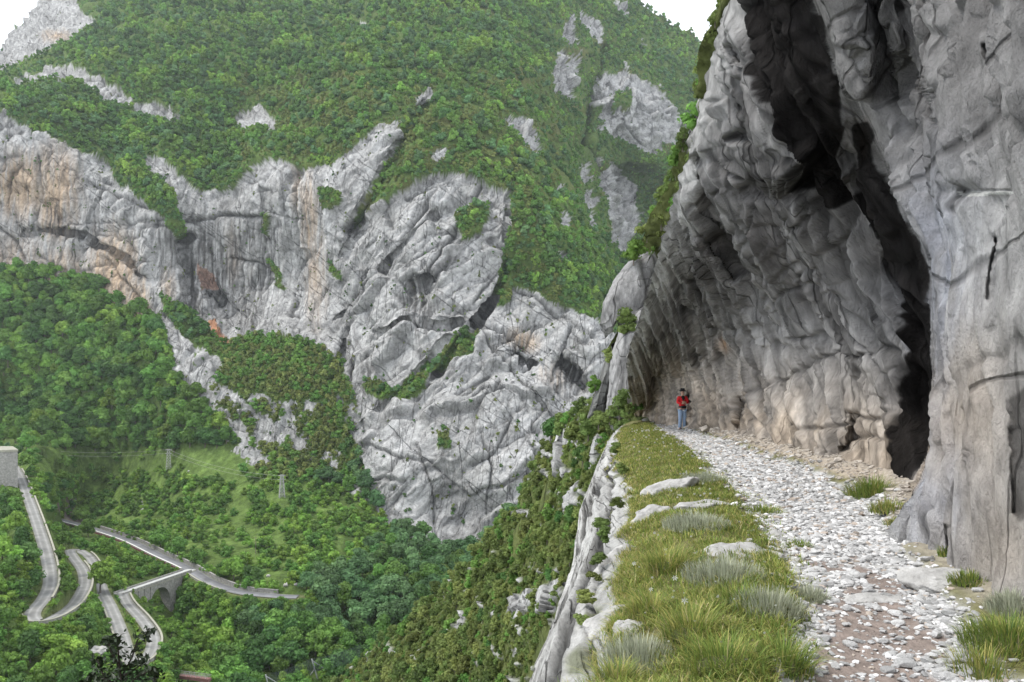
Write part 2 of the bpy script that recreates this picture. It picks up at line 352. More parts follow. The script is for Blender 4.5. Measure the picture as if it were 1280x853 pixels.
rsoft = blur(rock, 22)
rock = ((rsoft+.62*rag*(1-np.abs(rock-.5)*.6)) > .5).astype(float)*(rsoft > .02)
for p in VEG: rock = np.where(inpoly(QX, QY, p), 0, rock)
rk = blur(rock, 1)
def blur0(a): return a
# ---- relief
P = unproj(TPX, TPY, TY); X_, Y_, Z_ = P[..., 0], P[..., 1], P[..., 2]
Nn = gnorm(P); Nn *= np.sign(-(Nn*P).sum(-1, keepdims=True))
right = sm(380, 470, TPX)
ca, sa = math.cos(R(38)), math.sin(R(38))
A_ = X_*ca+Z_*sa; B_ = -X_*sa+Z_*ca                                   # strata of the right buttress run up to the right
def rel(u, v, w, s):
    f1, f2, t, c = worley(u, v, w, s); e = np.clip((f2-f1)*6.5, 0, 1); e = e*e*(3-2*e)
    return t*e, np.minimum((f2-f1)*6, 1), (c-.5)*e
wq = .5*fbm(X_/30, Y_/30, Z_/30, 3, 75)
t1, e1, c1 = rel(A_/55+wq, B_/20+wq, Y_/40, 3); t2, e2, c2 = rel(A_/15+wq, B_/5+wq, Y_/14, 5)
u1, g1, k1 = rel(X_/19+wq, Z_/50+wq, Y_/30, 7); u2, g2, k2 = rel(X_/7, Z_/21+wq, Y_/14, 9)
rA = fbm(A_/30+wq, B_/9+wq, Y_/20, 4, 79, ridged=True)
rB = fbm(X_/11+wq, Z_/80, Y_/30, 4, 77, ridged=True)
dR = 10*t1+2.2*t2+c1*7.0+c2*1.5+(e1-1)*.9+(e2-1)*.3+.8*rA+.7*rB
dL = 5.0*u1+1.7*u2+k1*4.0+k2*1.3+(g1-1)*.7+(g2-1)*.25+3.2*rB+.8*rA
fine = fbm(X_/3.6, Y_/3.2, Z_/6.5, 3, 91, ridged=True)
dd = dL*(1-right)+dR*right+fine*.5-1.5
kR = np.maximum(crackn(A_/95+wq*.2, B_/15+wq*.5, Y_/40, .045, 501), .8*crackn(A_/26, B_/60+wq, Y_/40, .035, 503)); kR = np.maximum(kR, .7*crackn(A_/55, B_/6.5+wq*.4, Y_/20, .05, 505))
kL = np.maximum(crackn(X_/24+wq, Z_/110, Y_/60, .035, 507), .9*crackn(X_/90+Z_/300+wq, Z_/22+X_/150+wq, Y_/60, .04, 509)); kL = np.maximum(kL, .6*crackn(X_/8, Z_/55, Y_/30, .05, 511))
CK = kL*(1-right)+kR*right; ckw = blur(CK, 1)
# the big joints and overhangs one can follow in the photograph
HAND = [([(440,395),(480,330),(520,270),(562,222)], 1.7, 5), ([(505,245),(520,235),(545,232)], 1.5, 3), ([(600,228),(585,262),(560,300),(538,330),(530,345)], 1.6, 5), ([(470,420),(486,413),(503,398),(520,402),(545,408),(575,400)], 1.9, 6), ([(634,318),(628,352),(604,390),(580,425),(548,462),(515,492)], 2.6, 8),
 ([(562,318),(548,335),(538,350),(515,342),(503,352)], 2.0, 6), ([(592,378),(605,360),(620,345),(640,318)], 1.4, 4), ([(596,395),(640,425),(668,452),(655,462)], 1.6, 5), ([(668,400),(660,430),(640,445)], 1.2, 3), ([(712,405),(702,440),(690,470)], 1.4, 4), ([(640,355),(690,385),(745,420)], 1.2, 3), ([(600,400),(620,440),(655,480),(700,520)], 1.2, 3),
 ([(410,478),(425,440),(432,415),(440,400)], 1.8, 5), ([(436,410),(440,450),(436,480)], 1.3, 3), ([(455,335),(442,370),(425,395)], 1.3, 3), ([(620,240),(600,265),(575,300)], 1.2, 3), ([(520,555),(540,610),(545,670)], 1.3, 3), ([(470,560),(500,572),(540,575)], 1.2, 3), ([(600,540),(615,580),(605,640)], 1.3, 3), ([(640,520),(620,560),(590,580)], 1.2, 3),
 ([(42,290),(62,286),(95,290),(118,302),(140,312),(160,322),(180,345)], 1.8, 5), ([(0,285),(18,300),(30,320)], 1.5, 4), ([(75,160),(120,190),(170,225),(205,265),(228,300)], 1.4, 4), ([(130,320),(150,345),(175,372)], 1.3, 3), ([(48,195),(52,240),(42,285)], 1.2, 3), ([(236,275),(280,268),(330,272)], 1.6, 4), ([(290,323),(320,328),(345,345)], 1.3, 3), ([(108,225),(140,240),(190,262)], 1.1, 3),
 ([(370,215),(366,260),(372,330)], 1.2, 3), ([(325,235),(330,300),(322,360)], 1.2, 3), ([(712,20),(706,70),(700,120)], 1, 3), ([(760,100),(800,130),(840,150)], 1, 3), ([(790,110),(780,150),(800,180)], 1, 3)]
HK = np.zeros(TPX.shape)
for pl, w, d_ in HAND:
    e_, f_ = dline(TPX+wx*.35, TPY+wy*.35, pl); HK = np.maximum(HK, np.exp(-(e_/w)**2)*(1-.5*np.abs(f_-.5))); dd = dd-d_*np.exp(-(e_/(w*1.3))**2)
    sd_ = np.where(TPY+wy*.35 > np.interp(TPX, sorted([q[0] for q in pl]), [q[1] for q in sorted(pl)]), 1, -1); dd = dd-.30*d_*np.exp(-(e_/9)**2)*sd_
CK = np.maximum(CK, HK)
dd = dd-3.2*ckw
dv = 7*fbm(X_/60, Y_/60, Z_/60, 4, 15)+1.5*fbm(X_/9, Y_/9, Z_/9, 2, 19)
scl = np.clip(Y_/650, .6, 1.7)
dv = dv+34*(fbm(X_/190+wq, Y_/190, Z_/330, 4, 17, ridged=True)-.15)*sm(0, 1, (330-TPY)/90)
disp = (rk*dd+(1-rk)*dv*.55)*scl
low = sm(560, 640, TPY)
disp = np.where(low > 0, disp*(1-low)+low*(rk*dd*.6+(1-rk)*.8*fbm(X_/14, Y_/14, Z_/14, 3, 15)), disp)
P = P+Nn*disp[..., None]
# ---- cover colours (what the surface itself is, no shade)
g = fbm(X_/30, Z_/30, Y_/30, 4, 33); g2_ = fbm(X_/6, Z_/6, Y_/6, 3, 35)
rc = np.stack([.39+.09*g, .385+.09*g, .375+.095*g], -1)*(1+.26*g2_[..., None])
rc = rc*(1+.5*fbm(X_/3.2, Y_/40, Z_/85, 3, 97)*(.35+.65*(1-right)))[..., None]
warm = np.zeros(TPX.shape)
for (a, b, ra, rb, s) in [(25,235,40,45,1),(70,240,30,60,1),(10,330,60,60,.5),(140,340,35,55,1),(170,380,18,40,.9),(385,270,14,60,.75),(395,350,16,70,.6),(370,240,10,40,.6),(655,425,24,14,.8),(690,470,30,20,.4),(70,45,20,10,.7),(210,360,12,30,.6),(290,320,12,50,.4),(75,330,40,25,.6)]:
    warm = np.maximum(warm, s*np.exp(-((TPX-a)/ra)**2-((TPY-b)/rb)**2))
stk = fbm(TPX/3.5, TPY/60, 0*TPX, 3, 45); warm = np.clip(warm*1.3+warm*stk*1.6-.22, 0, 1)
rc = rc*(1-warm[..., None])+warm[..., None]*np.array([.47, .36, .26])
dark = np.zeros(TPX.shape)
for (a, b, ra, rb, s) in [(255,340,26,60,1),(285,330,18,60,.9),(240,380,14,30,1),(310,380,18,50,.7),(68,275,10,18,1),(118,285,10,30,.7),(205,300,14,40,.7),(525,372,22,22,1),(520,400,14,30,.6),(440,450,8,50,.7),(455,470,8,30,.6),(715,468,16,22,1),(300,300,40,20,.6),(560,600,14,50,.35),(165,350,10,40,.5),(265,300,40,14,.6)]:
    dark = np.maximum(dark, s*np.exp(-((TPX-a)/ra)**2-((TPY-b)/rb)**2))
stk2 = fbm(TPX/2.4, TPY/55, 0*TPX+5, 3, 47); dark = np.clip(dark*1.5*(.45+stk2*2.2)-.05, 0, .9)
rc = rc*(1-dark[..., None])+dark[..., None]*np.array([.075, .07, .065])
jr = (1-np.where(right > .5, np.minimum(e1, .45+.55*e2), np.minimum(.2+.8*g1, .5+.5*g2)))*sm(-.35, .25, fbm(X_/22, Z_/22, Y_/22, 2, 95))
rc = rc*(1-.45*np.clip(jr, 0, 1)[..., None])*(1-.62*CK[..., None])                            # soil and moss in the joints
vg = np.stack([.085+.03*g2_, .128+.03*g2_, .036+.008*g2_], -1)
brn = sm(.05, .35, fbm(TPX/45, TPY/30, 0*TPX+2, 3, 51))*(TPX > 380)*(TPY < 300)
vg = vg*(1-.5*brn[..., None])+.5*brn[..., None]*np.array([.13, .115, .045])
mead = inpoly(TPX+2.2*wx, TPY+2.5*wy, [(20,565),(290,560),(420,620),(430,690),(330,735),(250,700),(150,660),(70,640),(20,600)])*1.0
vg = np.where(mead[..., None] > 0, vg*.3+.7*np.array([.125, .19, .05])*(1+.9*g2_[..., None]+.5*g[..., None]), vg)
for (poly, c) in [([(258,402),(268,402),(285,425),(282,432),(270,420)], (.42, .22, .13)), ([(68,622),(80,614),(96,622),(100,640),(125,660),(90,655),(72,640)], (.16, .135, .115)),
                  ([(245,330),(270,345),(268,362),(250,360)], (.30, .2, .16)), ([(55,335),(75,335),(70,350),(60,350)], (.3, .2, .17))]:
    mk = inpoly(TPX+wx*.6, TPY+wy*.6, poly); vg[mk] = np.array(c)*(1+.3*g2_[mk][:, None]); rc[mk] = np.array(c)*(1+.3*g2_[mk][:, None])
tcol = np.concatenate([rc*rock[..., None]+vg*(1-rock[..., None]), rk[..., None]], -1)
# ---- valley roads: centre lines as world points (x, y, z) from photo pixel + distance, monotone grades
def smooth_line(c, n=60):
    c = np.array(c, float); k = len(c); t = np.linspace(0, k-1, n); out = np.zeros((n, c.shape[1]))
    for q, tq in enumerate(t):
        i = min(int(tq), k-2); f = tq-i; p0, p1, p2, p3 = c[max(i-1, 0)], c[i], c[i+1], c[min(i+2, k-1)]
        out[q] = .5*((2*p1)+(-p0+p2)*f+(2*p0-5*p1+4*p2-p3)*f*f+(-p0+3*p1-3*p2+p3)*f**3)
    return out
def zpt(px, py, z):
    Y = (z-EYE)*FPX/(HOR-py); return ((px-640)/FPX*Y, Y, z)
MAIN = smooth_line([zpt(60,646,-90),zpt(82,652,-90.5),zpt(118,662,-91.5),zpt(160,676,-92.5),zpt(200,695,-93.5),zpt(235,711,-94.2),zpt(262,727,-94.8),zpt(300,740,-95.5),zpt(345,745,-96),zpt(372,746,-96.3)], 110)
SPUR = smooth_line([zpt(153,741,-93.6),zpt(160,755,-93.2),zpt(178,775,-92.6),zpt(191,795,-92),zpt(190,812,-91.4),zpt(180,825,-90.9),zpt(168,829,-90.4),zpt(160,820,-90),zpt(153,795,-89.3),zpt(140,762,-88.2),zpt(128,738,-87),zpt(122,715,-86),zpt(112,697,-84.6),zpt(99,688,-83.4)], 130)
SPUR2 = smooth_line([zpt(99,688,-83.4),zpt(88,688,-82.8),zpt(92,697,-82.4),zpt(103,712,-81.5),zpt(106,730,-80),zpt(95,752,-78),zpt(75,768,-76.2),zpt(55,776,-75),zpt(42,774,-74.4),zpt(42,764,-73.8),zpt(55,748,-72.5),zpt(63,728,-70.5),zpt(60,700,-67),zpt(50,665,-62),zpt(38,630,-56),zpt(27,600,-50),zpt(18,583,-46)], 170)
ROADS = [(MAIN, 3.6, 'main'), (SPUR, 2.5, 'spur'), (SPUR2, 2.6, 'spur2')]
Rx = np.concatenate([r[0] for r in ROADS]); Rw = np.concatenate([np.full(len(r[0]), r[1]) for r in ROADS])
sel = (TPY > 540) & (TPX < 520)
idx = np.argwhere(sel); ROADD = np.full(TPX.shape, 99.0)
Q = P[sel]; zc = Q[:, 2].copy(); dmin = np.full(len(Q), 1e9); wmin = np.full(len(Q), 3.0); zr = np.zeros(len(Q))
for j in range(0, len(Q), 40000):
    q = Q[j:j+40000]
    # horizontal distance with a strong penalty for height difference so stacked loops do not fight
    d2 = (q[:, None, 0]-Rx[None, :, 0])**2+(q[:, None, 1]-Rx[None, :, 1])**2
    d2b = d2+1.0*(q[:, None, 2]-Rx[None, :, 2])**2
    k = d2b.argmin(1); r_ = np.arange(len(q)); dmin[j:j+40000] = np.sqrt(d2[r_, k]); wmin[j:j+40000] = Rw[k]; zr[j:j+40000] = Rx[k, 2]
blend = 1-sm(0, 1, (dmin-wmin-1.0)/7.0)
Pn = P[sel]; Pn[:, 2] = Pn[:, 2]*(1-blend)+(zr-.35)*blend; P[sel] = Pn
ROADD[sel] = dmin-wmin
gg = tcol[sel]; near = (1-sm(0, 2.0, dmin-wmin))[:, None]; tcol[sel] = gg*(1-near*.8)+near*.8*np.array([.16, .17, .08, 0])
# ---- close the terrain: a back side beyond the skyline, and the hidden ground towards the camera
rows = [P[-1]+np.array([0, a, -b]) for a, b in ((40, 3), (200, 60), (800, 500), (2500, 1500))]
fr = []
for a, b in ((100, 30), (190, 34), (320, 38)): fr.append(P[0]+np.array([0, -a, -b]))
Pall = np.concatenate([np.stack(fr[::-1]), P, np.stack(rows)], 0)
Call = np.concatenate([np.repeat(tcol[:1], 3, 0), tcol, np.repeat(tcol[-1:], 4, 0)], 0)
M_mtn = mat_tint('mountain_rock_and_scrub', .95, [('n', .20, 1.3), ('n', .8, .85), ('n', 2.4, .35)], vary=.34, vscale=.35, spec=.05, cracks=[(.012, .02, .12, R(-38), .012, .30, 1.6), (.13, .03, .012, 0, .014, .35, 1.4), (.30, .08, .05, R(-12), .03, .35, .6)])
o = link('mountain', mesh_np('mountain', Pall.reshape(-1, 3), grid_faces(*Pall.shape[:2]), True, Call.reshape(-1, 4)), M_mtn); tag(o, kind='structure')
TER_P, TER_ROCK, TER_N = P, rk, gnorm(P)

# ================================================================== slope of our own mountainside below the ledge
NS = [(800,470,52),(760,500,58),(740,515,66),(700,528,84),(690,545,92),(670,570,105),(650,610,118),(625,650,132),(600,690,145),(560,730,165),(520,765,185),(470,805,205),(430,845,225),(400,880,240),
(760,560,50),(720,600,62),(700,650,68),(680,700,72),(620,780,90),(560,853,115),(640,853,76),(720,853,46),(800,853,32),(780,700,36),(640,720,100),(600,760,110),(700,900,44),(500,900,130),(400,1000,130),(800,600,40),(500,840,150),(860,560,40),(900,900,25)]
f_ns = tps(NS, 1e-4)
def nsL(py):
    ys = [468,478,488,500,512,522,530,545,570,600,650,690,720,745,775,805,830,853,900,960,1010]
    xs = [800,790,772,752,735,712,696,686,676,664,634,604,572,545,512,474,446,424,390,350,320]
    return np.interp(py, ys, xs)
npy = np.arange(466, 1010, 1.7); S_ = np.linspace(0, 1, 260)**1.0
L_ = nsL(npy)+5*fbm(npy/14, 0*npy, 0*npy+7, 4, 71); NX = L_[:, None]+(900-L_[:, None])*S_[None]; NY = np.repeat(npy[:, None], len(S_), 1)
NPr = unproj(NX, NY, f_ns(NX, NY)); nn = gnorm(NPr); nn *= np.sign(-(nn*NPr).sum(-1, keepdims=True))
a_, b_, c_ = NPr[..., 0], NPr[..., 1], NPr[..., 2]
blob = fbm(NX/13-NY/45, NY/18, 0*NX, 3, 81); seam = fbm(NX/60, NY/60, 0*NX+3, 2, 83)
nrock = sm(.27, .33, blob+.35*seam+.10*np.exp(-((NX-700)/60)**2-((NY-600)/70)**2)+.10*np.exp(-((NX-690)/40)**2-((NY-770)/60)**2))
for p in [[(700,540),(722,530),(716,560),(700,600),(692,600)], [(722,610),(730,600),(716,640),(702,650),(708,625)],[(680,735),(700,722),(706,740),(690,765),(676,770)],[(640,750),(665,735),(672,755),(650,775),(632,778)],[(742,548),(760,515),(756,560),(740,590)]]:
    nrock = np.maximum(nrock, inpoly(NX+5*fbm(NX/8, NY/12, 0*NX, 3, 89), NY, p)*1.0)
nrock = blur(nrock, 1)
f1, f2, tq, cq = worley(a_/2.2, b_/5, c_/3.2, 21); f1b, f2b, tr, cr2 = worley(a_/.9, b_/1.8, c_/1.2, 22)
dsp = nrock*(.8*tq+.35*tr+.5*cq+.2)+(1-nrock)*1.2*fbm(a_/7, b_/7, c_/7, 3, 85)
NPr = NPr+nn*(dsp*np.clip(f_ns(NX, NY)/90, .35, 1.4))[..., None]
gn = fbm(a_/2, b_/2, c_/2, 3, 87)
ncol = (np.stack([.42+.12*gn]*3, -1)*np.array([1, .99, .96])*(1-.55*(1-np.minimum((f2-f1)*4, 1)))[..., None])*nrock[..., None]+(1-nrock[..., None])*np.stack([.105+.04*gn, .125+.04*gn, .045+.01*gn], -1)
back = [NPr[:, 0]+np.array([a, b, c]) for a, b, c in ((3, 6, -4), (10, 25, -25), (20, 60, -70))]
NPa = np.concatenate([np.stack(back[::-1], 1), NPr], 1); NCa = np.concatenate([np.repeat(ncol[:, :1], 3, 1), ncol], 1)
M_ns = mat_tint('hillside_rock_and_scrub', .95, [('n', 1.2, .35), ('n', 5, .16), ('n', 16, .05)], vary=.34, vscale=1.5, spec=.05, cracks=[(.35, .2, .12, 0, .03, .7, .2), (.2, .2, .6, 0, .03, .5, .2)])
o = link('hillside', mesh_np('hillside', NPa.reshape(-1, 3), grid_faces(*NPa.shape[:2]), True, NCa.reshape(-1, 3)), M_ns); tag(o, kind='structure')
NS_P, NS_ROCK = NPr, nrock
# ---- thin mountain air
bm = bmesh.new(); add_box(bm, (-150, 1350, 1000), (5200, 6400, 2260))
hz = bm_obj('haze', bm, None); tag(hz, 'thin pale air fading the upper mountain', 'haze', None, 'stuff')
mh = bpy.data.materials.new('haze'); mh.use_nodes = True; mh.node_tree.nodes.clear(); _o = mh.node_tree.nodes.new('ShaderNodeOutputMaterial'); _v = mh.node_tree.nodes.new('ShaderNodeVolumePrincipled')
_v.inputs['Color'].default_value = (.86, .93, 1, 1); _v.inputs['Density'].default_value = .00005; _v.inputs['Anisotropy'].default_value = .2; mh.node_tree.links.new(_v.outputs[0], _o.inputs['Volume']); hz.data.materials.append(mh)
# ================================================================== the overhanging cliff beside the path
CAVE = [(785,450,35),(800,400,30),(820,330,25.5),(850,240,21.8),(880,130,18.8),(905,30,16.4),(915,0,15.8),(935,-100,14.2),(960,-160,13),
(792,505,44),(800,522,48),(820,480,41),(830,528,41),(852,500,36.8),(872,540,33.2),(900,545,29.5),(950,560,24),(1000,577,19.2),(1050,592,16.2),(1110,606,14.1),(1120,640,12.6),(1130,700,12),
(905,190,18.2),(882,290,22.2),(855,380,27.5),(832,440,33.0),(950,300,18.6),(950,150,14.9),(950,450,24.8),(950,520,25.0),(900,450,29.5),(900,510,30.5),(1000,220,14.6),(1000,400,19.2),(1000,500,20.4),(1000,50,12.6),
(1060,100,11.8),(1060,300,14.6),(1060,450,16.3),(1060,550,16.6),(1110,350,13.9),(1110,500,14.5),(1085,200,13.4),(1140,450,13.0),(1150,600,11.8),(1130,280,12.6),(1200,300,12.5),(1200,600,12.5),(1100,0,11.3),(1100,-100,10.5),(1000,-100,11.2),(1300,300,12),(1300,800,12)]
BULGE = [(1100,150,10.6),(1150,250,9.3),(1170,350,8.6),(1170,450,8.5),(1172,600,8.2),(1150,680,8.0),(1200,722,6.9),(1200,600,7.1),(1205,400,7.1),(1200,200,7.6),(1150,100,9.2),(1150,0,9.4),(1050,0,9.8),(1000,-100,10.6),
(1090,60,9.9),(1200,50,7.9),(1200,-80,8.2),(1250,200,6.2),(1250,400,5.95),(1250,600,5.85),(1250,768,5.7),(1300,400,5.2),(1300,100,5.55),(1300,700,5.15),(1300,810,5.1),(1420,400,4.35),(1420,100,4.6),(1420,880,4.3),(1300,-120,5.7),(1420,-160,4.9),(1100,-140,9.6),(1140,640,8.4),(1128,640,8.6)]
f_cv, f_bg = tps(CAVE, 1e-4), tps(BULGE, 1e-4)
LB = [(-170,962),(-100,936),(-50,925),(0,913),(30,903),(80,890),(130,879),(180,865),(240,849),(290,832),(330,820),(370,808),(400,799),(430,789),(455,783),(480,785),(505,791),(520,796),(527,820),(533,845),(540,868),(552,918),(562,950),(577,998),(592,1048),(604,1100),(612,1110),(640,1116),(665,1124),(690,1136),(706,1160),(722,1196),(745,1222),(768,1246),(790,1280),(812,1310),(850,1380),(880,1412)]
lbx, lby = np.array([p[1] for p in LB], float), np.array([p[0] for p in LB], float)
cpy = np.concatenate([np.arange(-170, -2, 3.0), np.arange(-2, 880, 1.45)])
cl_ = np.interp(cpy, lby, lbx); cl_ = cl_+(cpy < 515)*(2.2*fbm(cpy/22, 0*cpy, 0*cpy+3, 4, 101))-(cpy > 523)*8
ucx = np.arange(775, 1428, 1.42); NC = len(ucx)
CX = np.maximum(ucx[None], cl_[:, None]+np.linspace(0, .01, NC)[None]); CY = np.repeat(cpy[:, None], NC, 1); DEAD = ucx[None] < cl_[:, None]
BD = [(-170,995),(-60,1004),(0,1018),(60,1040),(130,1072),(200,1104),(250,1128),(300,1148),(345,1162),(450,1168),(560,1166),(600,1152),(640,1126),(662,1108),(700,1085),(880,1080)]
bxl = np.interp(CY, [b[0] for b in BD], [b[1] for b in BD])+5*fbm(CY/30, 0*CY, 0*CY, 4, 103)
wb = sm(-7, 7, CX-bxl)
cY = f_cv(CX, CY)*(1-wb)+f_bg(CX, CY)*wb
# pockets, ribs and slots (pixel centre lines, depth in metres)
def cpush(pl, w, d, one=False):
    global cY
    e, f = dline(CX, CY, pl); cY = cY+d*np.exp(-(e/w)**2)
cpush([(1120,330),(1142,400),(1148,500),(1138,600),(1122,640)], 16, .5)
cpush([(1075,235),(1100,280),(1120,330)], 24, .7)
cpush([(1000,0),(1020,60),(1035,120),(1050,180)], 30, .5); cpush([(955,0),(985,80),(1010,140)], 22, .4)
cpush([(1090,0),(1110,30),(1130,110),(1145,80)], 14, .5); cpush([(1150,20),(1165,110),(1190,150),(1190,120)], 9, .45)
cpush([(1050,40),(1085,60),(1090,100)], 18, -.35); cpush([(1165,0),(1180,90),(1195,145)], 6, -.25)
cpush([(1245,60),(1255,110),(1256,145)], 5, .35); cpush([(1196,215),(1198,400),(1203,520)], 3, .12)
cpush([(940,235),(975,245),(1005,230)], 9, .6); cpush([(885,195),(890,260),(925,340)], 7, .8); cpush([(1008,195),(985,215)], 14, -.5)
cpush([(900,300),(935,370),(950,420)], 9, .7); cpush([(870,130),(868,160)], 5, .3); cpush([(925,60),(935,75)], 6, .5); cpush([(920,170),(940,176)], 5, .5)
cpush([(1070,520),(1066,560),(1050,580)], 4, .5); cpush([(930,500),(934,530),(925,545)], 5, .9); cpush([(865,495),(868,520)], 3, .9); cpush([(817,505),(815,525)], 4, .8)
cpush([(1192,660),(1190,700),(1184,725)], 2, .28); cpush([(1270,540),(1274,640)], 6, .14)
cpush([(1243,228),(1250,290)], 3, .03); cpush([(1246,300),(1241,340),(1239,374)], 2.3, .16); cpush([(1246,298),(1246,300)], 4.5, .16)
e, f = dline(CX, CY, [(1208,239),(1262,238)]); cY = cY+.05*(e < 1.8)-.012*((e < 5.0) & (e >= 1.8) & (CY > 239))
Pc = unproj(CX, CY, cY); gxu = unproj(np.repeat(ucx[None], len(cpy), 0), CY, (lambda a, b: f_cv(a, b)*(1-wb)+f_bg(a, b)*wb)(np.repeat(ucx[None], len(cpy), 0), CY)); nc_ = gnorm(gxu); nc_ *= np.sign(-(nc_*Pc).sum(-1, keepdims=True))
nc_ = np.stack([blur(nc_[..., k], 6) for k in range(3)], -1); nc_ /= np.linalg.norm(nc_, axis=-1, keepdims=True)
x, y, z = Pc[..., 0], Pc[..., 1], Pc[..., 2]
zz = np.maximum(z-.8, 0)
_hp = np.arange(-170, 881.0); _hs = np.interp(_hp, [-170, 100, 300, 420, 500, 580, 700], [.35, .45, .50, .42, .22, .06, 0]); _hc = np.cumsum(_hs)
_hh = np.interp(CY, _hp, _hc); _h5 = np.interp(565, _hp, _hc); yf = 6400/np.clip(CX+_h5-_hh-640, 120, 2000)                     # where each flute reaches the foot of the wall
yf = yf*(1-wb)+(y-.35*np.maximum(z-.8, 0))*wb; ys = yf+.0*zz                        # flutes lean along the wall
bg_ = sm(1150, 1215, CX)*sm(130, 330, CY)                                       # the smoother right pillar
warp = .45*fbm(x/1.7, y/2.2, z/1.7, 3, 107)
fs = np.clip(13/np.maximum(y, 1), .25, 1.0)                                     # fine relief fades where the wall recedes
q = .62+.38*wb
tA, eA, cA = rel(x/1.8+warp, ys/1.7*q+warp, z/3.4, 111); tB, eB, cB = rel(x/.8+warp, ys/.75*q, z/1.5+warp, 113); tC, eC, cC = rel(x/.3, ys/.28*q, z/.55, 115)
wr = .3+.7*wb; flu = fbm(x/9+warp*.1, ys/1.15*q+warp*.12, z/7.5, 3, 117, ridged=True); fl2 = fbm(x/5, ys/.40*q+warp*.4*wr, z/3.8, 2, 119, ridged=True)
base = sm(520, 600, CY)*(1-wb)+(1-sm(.2, 1.6, z))*.5
amp = (1-.80*bg_)*(1-.35*np.clip(base, 0, 1))+.38*np.exp(-((CX-1228)/36)**2-((CY-480)/80)**2)
ku = ys/1.5*q; kc = np.maximum(crackn(x/3+ku+warp, z/7, x/3, .05, 521), .8*crackn(ys/.55*q, z/3.0, x/2, .06, 523)*np.clip(fs*1.3, 0, 1)); kc = np.maximum(kc, .7*crackn(ys/3.5*q+z/9, z/1.3+ys/7+warp, x/2, .045, 525))
flb = fbm(x/9, ys/.62*q+warp*.3*wr, z/4.6, 3, 118, ridged=True)
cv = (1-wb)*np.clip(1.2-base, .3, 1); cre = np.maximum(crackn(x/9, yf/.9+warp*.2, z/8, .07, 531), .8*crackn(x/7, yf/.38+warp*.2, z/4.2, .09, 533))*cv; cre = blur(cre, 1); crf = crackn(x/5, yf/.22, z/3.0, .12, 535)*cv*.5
dC = amp*((.26*tA+.20*cA+.17*tB+.12*cB)*(.12+.88*wb)+fs*(.12*tC+.08*cC)*(.25+.75*wb)+.66*flu+.50*flb+fs*.34*fl2-.14*kc-.30*cre)+.05*flu+.035*tC+.03*fl2+.03*cB-.02*kc
dC = dC+amp*(.08*(eB-1)+fs*.03*(eC-1))-amp*.22
dC = dC*(1-.97*np.exp(-((CX-bxl)/13)**2))*(1-np.exp(-(dline(CX, CY, [(1208,239),(1262,238)])[0]/10)**2))
edge = sm(0, 22, CX-cl_[:, None])
dC = dC*np.where(CY < 515, .35+.65*edge, 1)*np.clip(.55+.45*y/14, .5, 1.35)*np.where(wb > .5, .75, 1)
Pc = Pc+nc_*dC[..., None]
# ---- stone colours: pale limestone, tan foot, black water stains, darker crevices, painted roof shade
kcc = kc*(1-.6*bg_); g = fbm(x/1.6, y/1.6, z/2.4, 4, 121); gf = fbm(x/.25, y/.25, z/.4, 3, 123)
cc = np.stack([.31+.11*g, .305+.11*g, .30+.11*g], -1)*(1+.2*bg_)[..., None]*(1+.50*gf[..., None])
blue = np.exp(-((CX-1175)/45)**2)*sm(80, 300, CY)*(1-sm(740, 780, CY))*(.55+.9*fbm(CX/12, CY/80, 0*CX, 3, 125))
cc = cc*(1-np.clip(blue, 0, 1)[..., None])+np.clip(blue, 0, 1)[..., None]*np.array([.41, .43, .49])*(1+.35*gf[..., None])
tan = np.clip((sm(400, 560, CY-.12*(CX-1000))*(1-wb)*1.1+np.exp(-((CX-1225)/55)**2-((CY-520)/110)**2)*.9+np.exp(-((CX-1240)/70)**2-((CY-690)/70)**2)*.6)*(.75+.8*g), 0, .95)
cc = cc*(1-tan[..., None])+tan[..., None]*np.array([.43, .355, .28])*(1+.25*gf[..., None])
pk = np.clip(np.exp(-((CX-905)/9)**2-((CY-432)/10)**2)+.9*np.exp(-((CX-1082)/4)**2-((CY-180)/22)**2), 0, 1)*.8
cc = cc*(1-pk[..., None])+pk[..., None]*np.array([.42, .26, .15])
QX = CX+9*fbm(CX/22, CY/40, 0*CX, 4, 127); QY = CY+12*fbm(CX/22, CY/22, 0*CX+5, 3, 129)
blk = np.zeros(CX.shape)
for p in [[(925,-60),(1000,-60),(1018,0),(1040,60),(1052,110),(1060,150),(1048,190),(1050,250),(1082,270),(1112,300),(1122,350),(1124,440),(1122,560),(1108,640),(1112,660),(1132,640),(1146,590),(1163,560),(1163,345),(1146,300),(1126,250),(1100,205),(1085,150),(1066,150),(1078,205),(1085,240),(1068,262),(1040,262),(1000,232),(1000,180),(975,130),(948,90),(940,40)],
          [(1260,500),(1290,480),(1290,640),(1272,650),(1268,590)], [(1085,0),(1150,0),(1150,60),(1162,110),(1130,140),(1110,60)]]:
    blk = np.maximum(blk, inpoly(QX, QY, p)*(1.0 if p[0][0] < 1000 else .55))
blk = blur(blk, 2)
grn = (.52+.44*sm(-.2, .4, fbm(x/.9, ys/1.2, z/3, 4, 131)))*sm(16, 60, CX-cl_[:, None])*(1-sm(330, 500, CY+.10*(960-CX)))*(1-bg_)*(.88-.33*wb)   # overhang shade painted into the inner roof colour, mixed with weathering
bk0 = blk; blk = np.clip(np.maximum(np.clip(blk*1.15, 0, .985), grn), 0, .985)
cc = cc*(1-blk[..., None])+blk[..., None]*np.where(bk0 > .3, 1, 4.0)[..., None]*np.array([.014, .0125, .012])*(1+.6*gf[..., None])
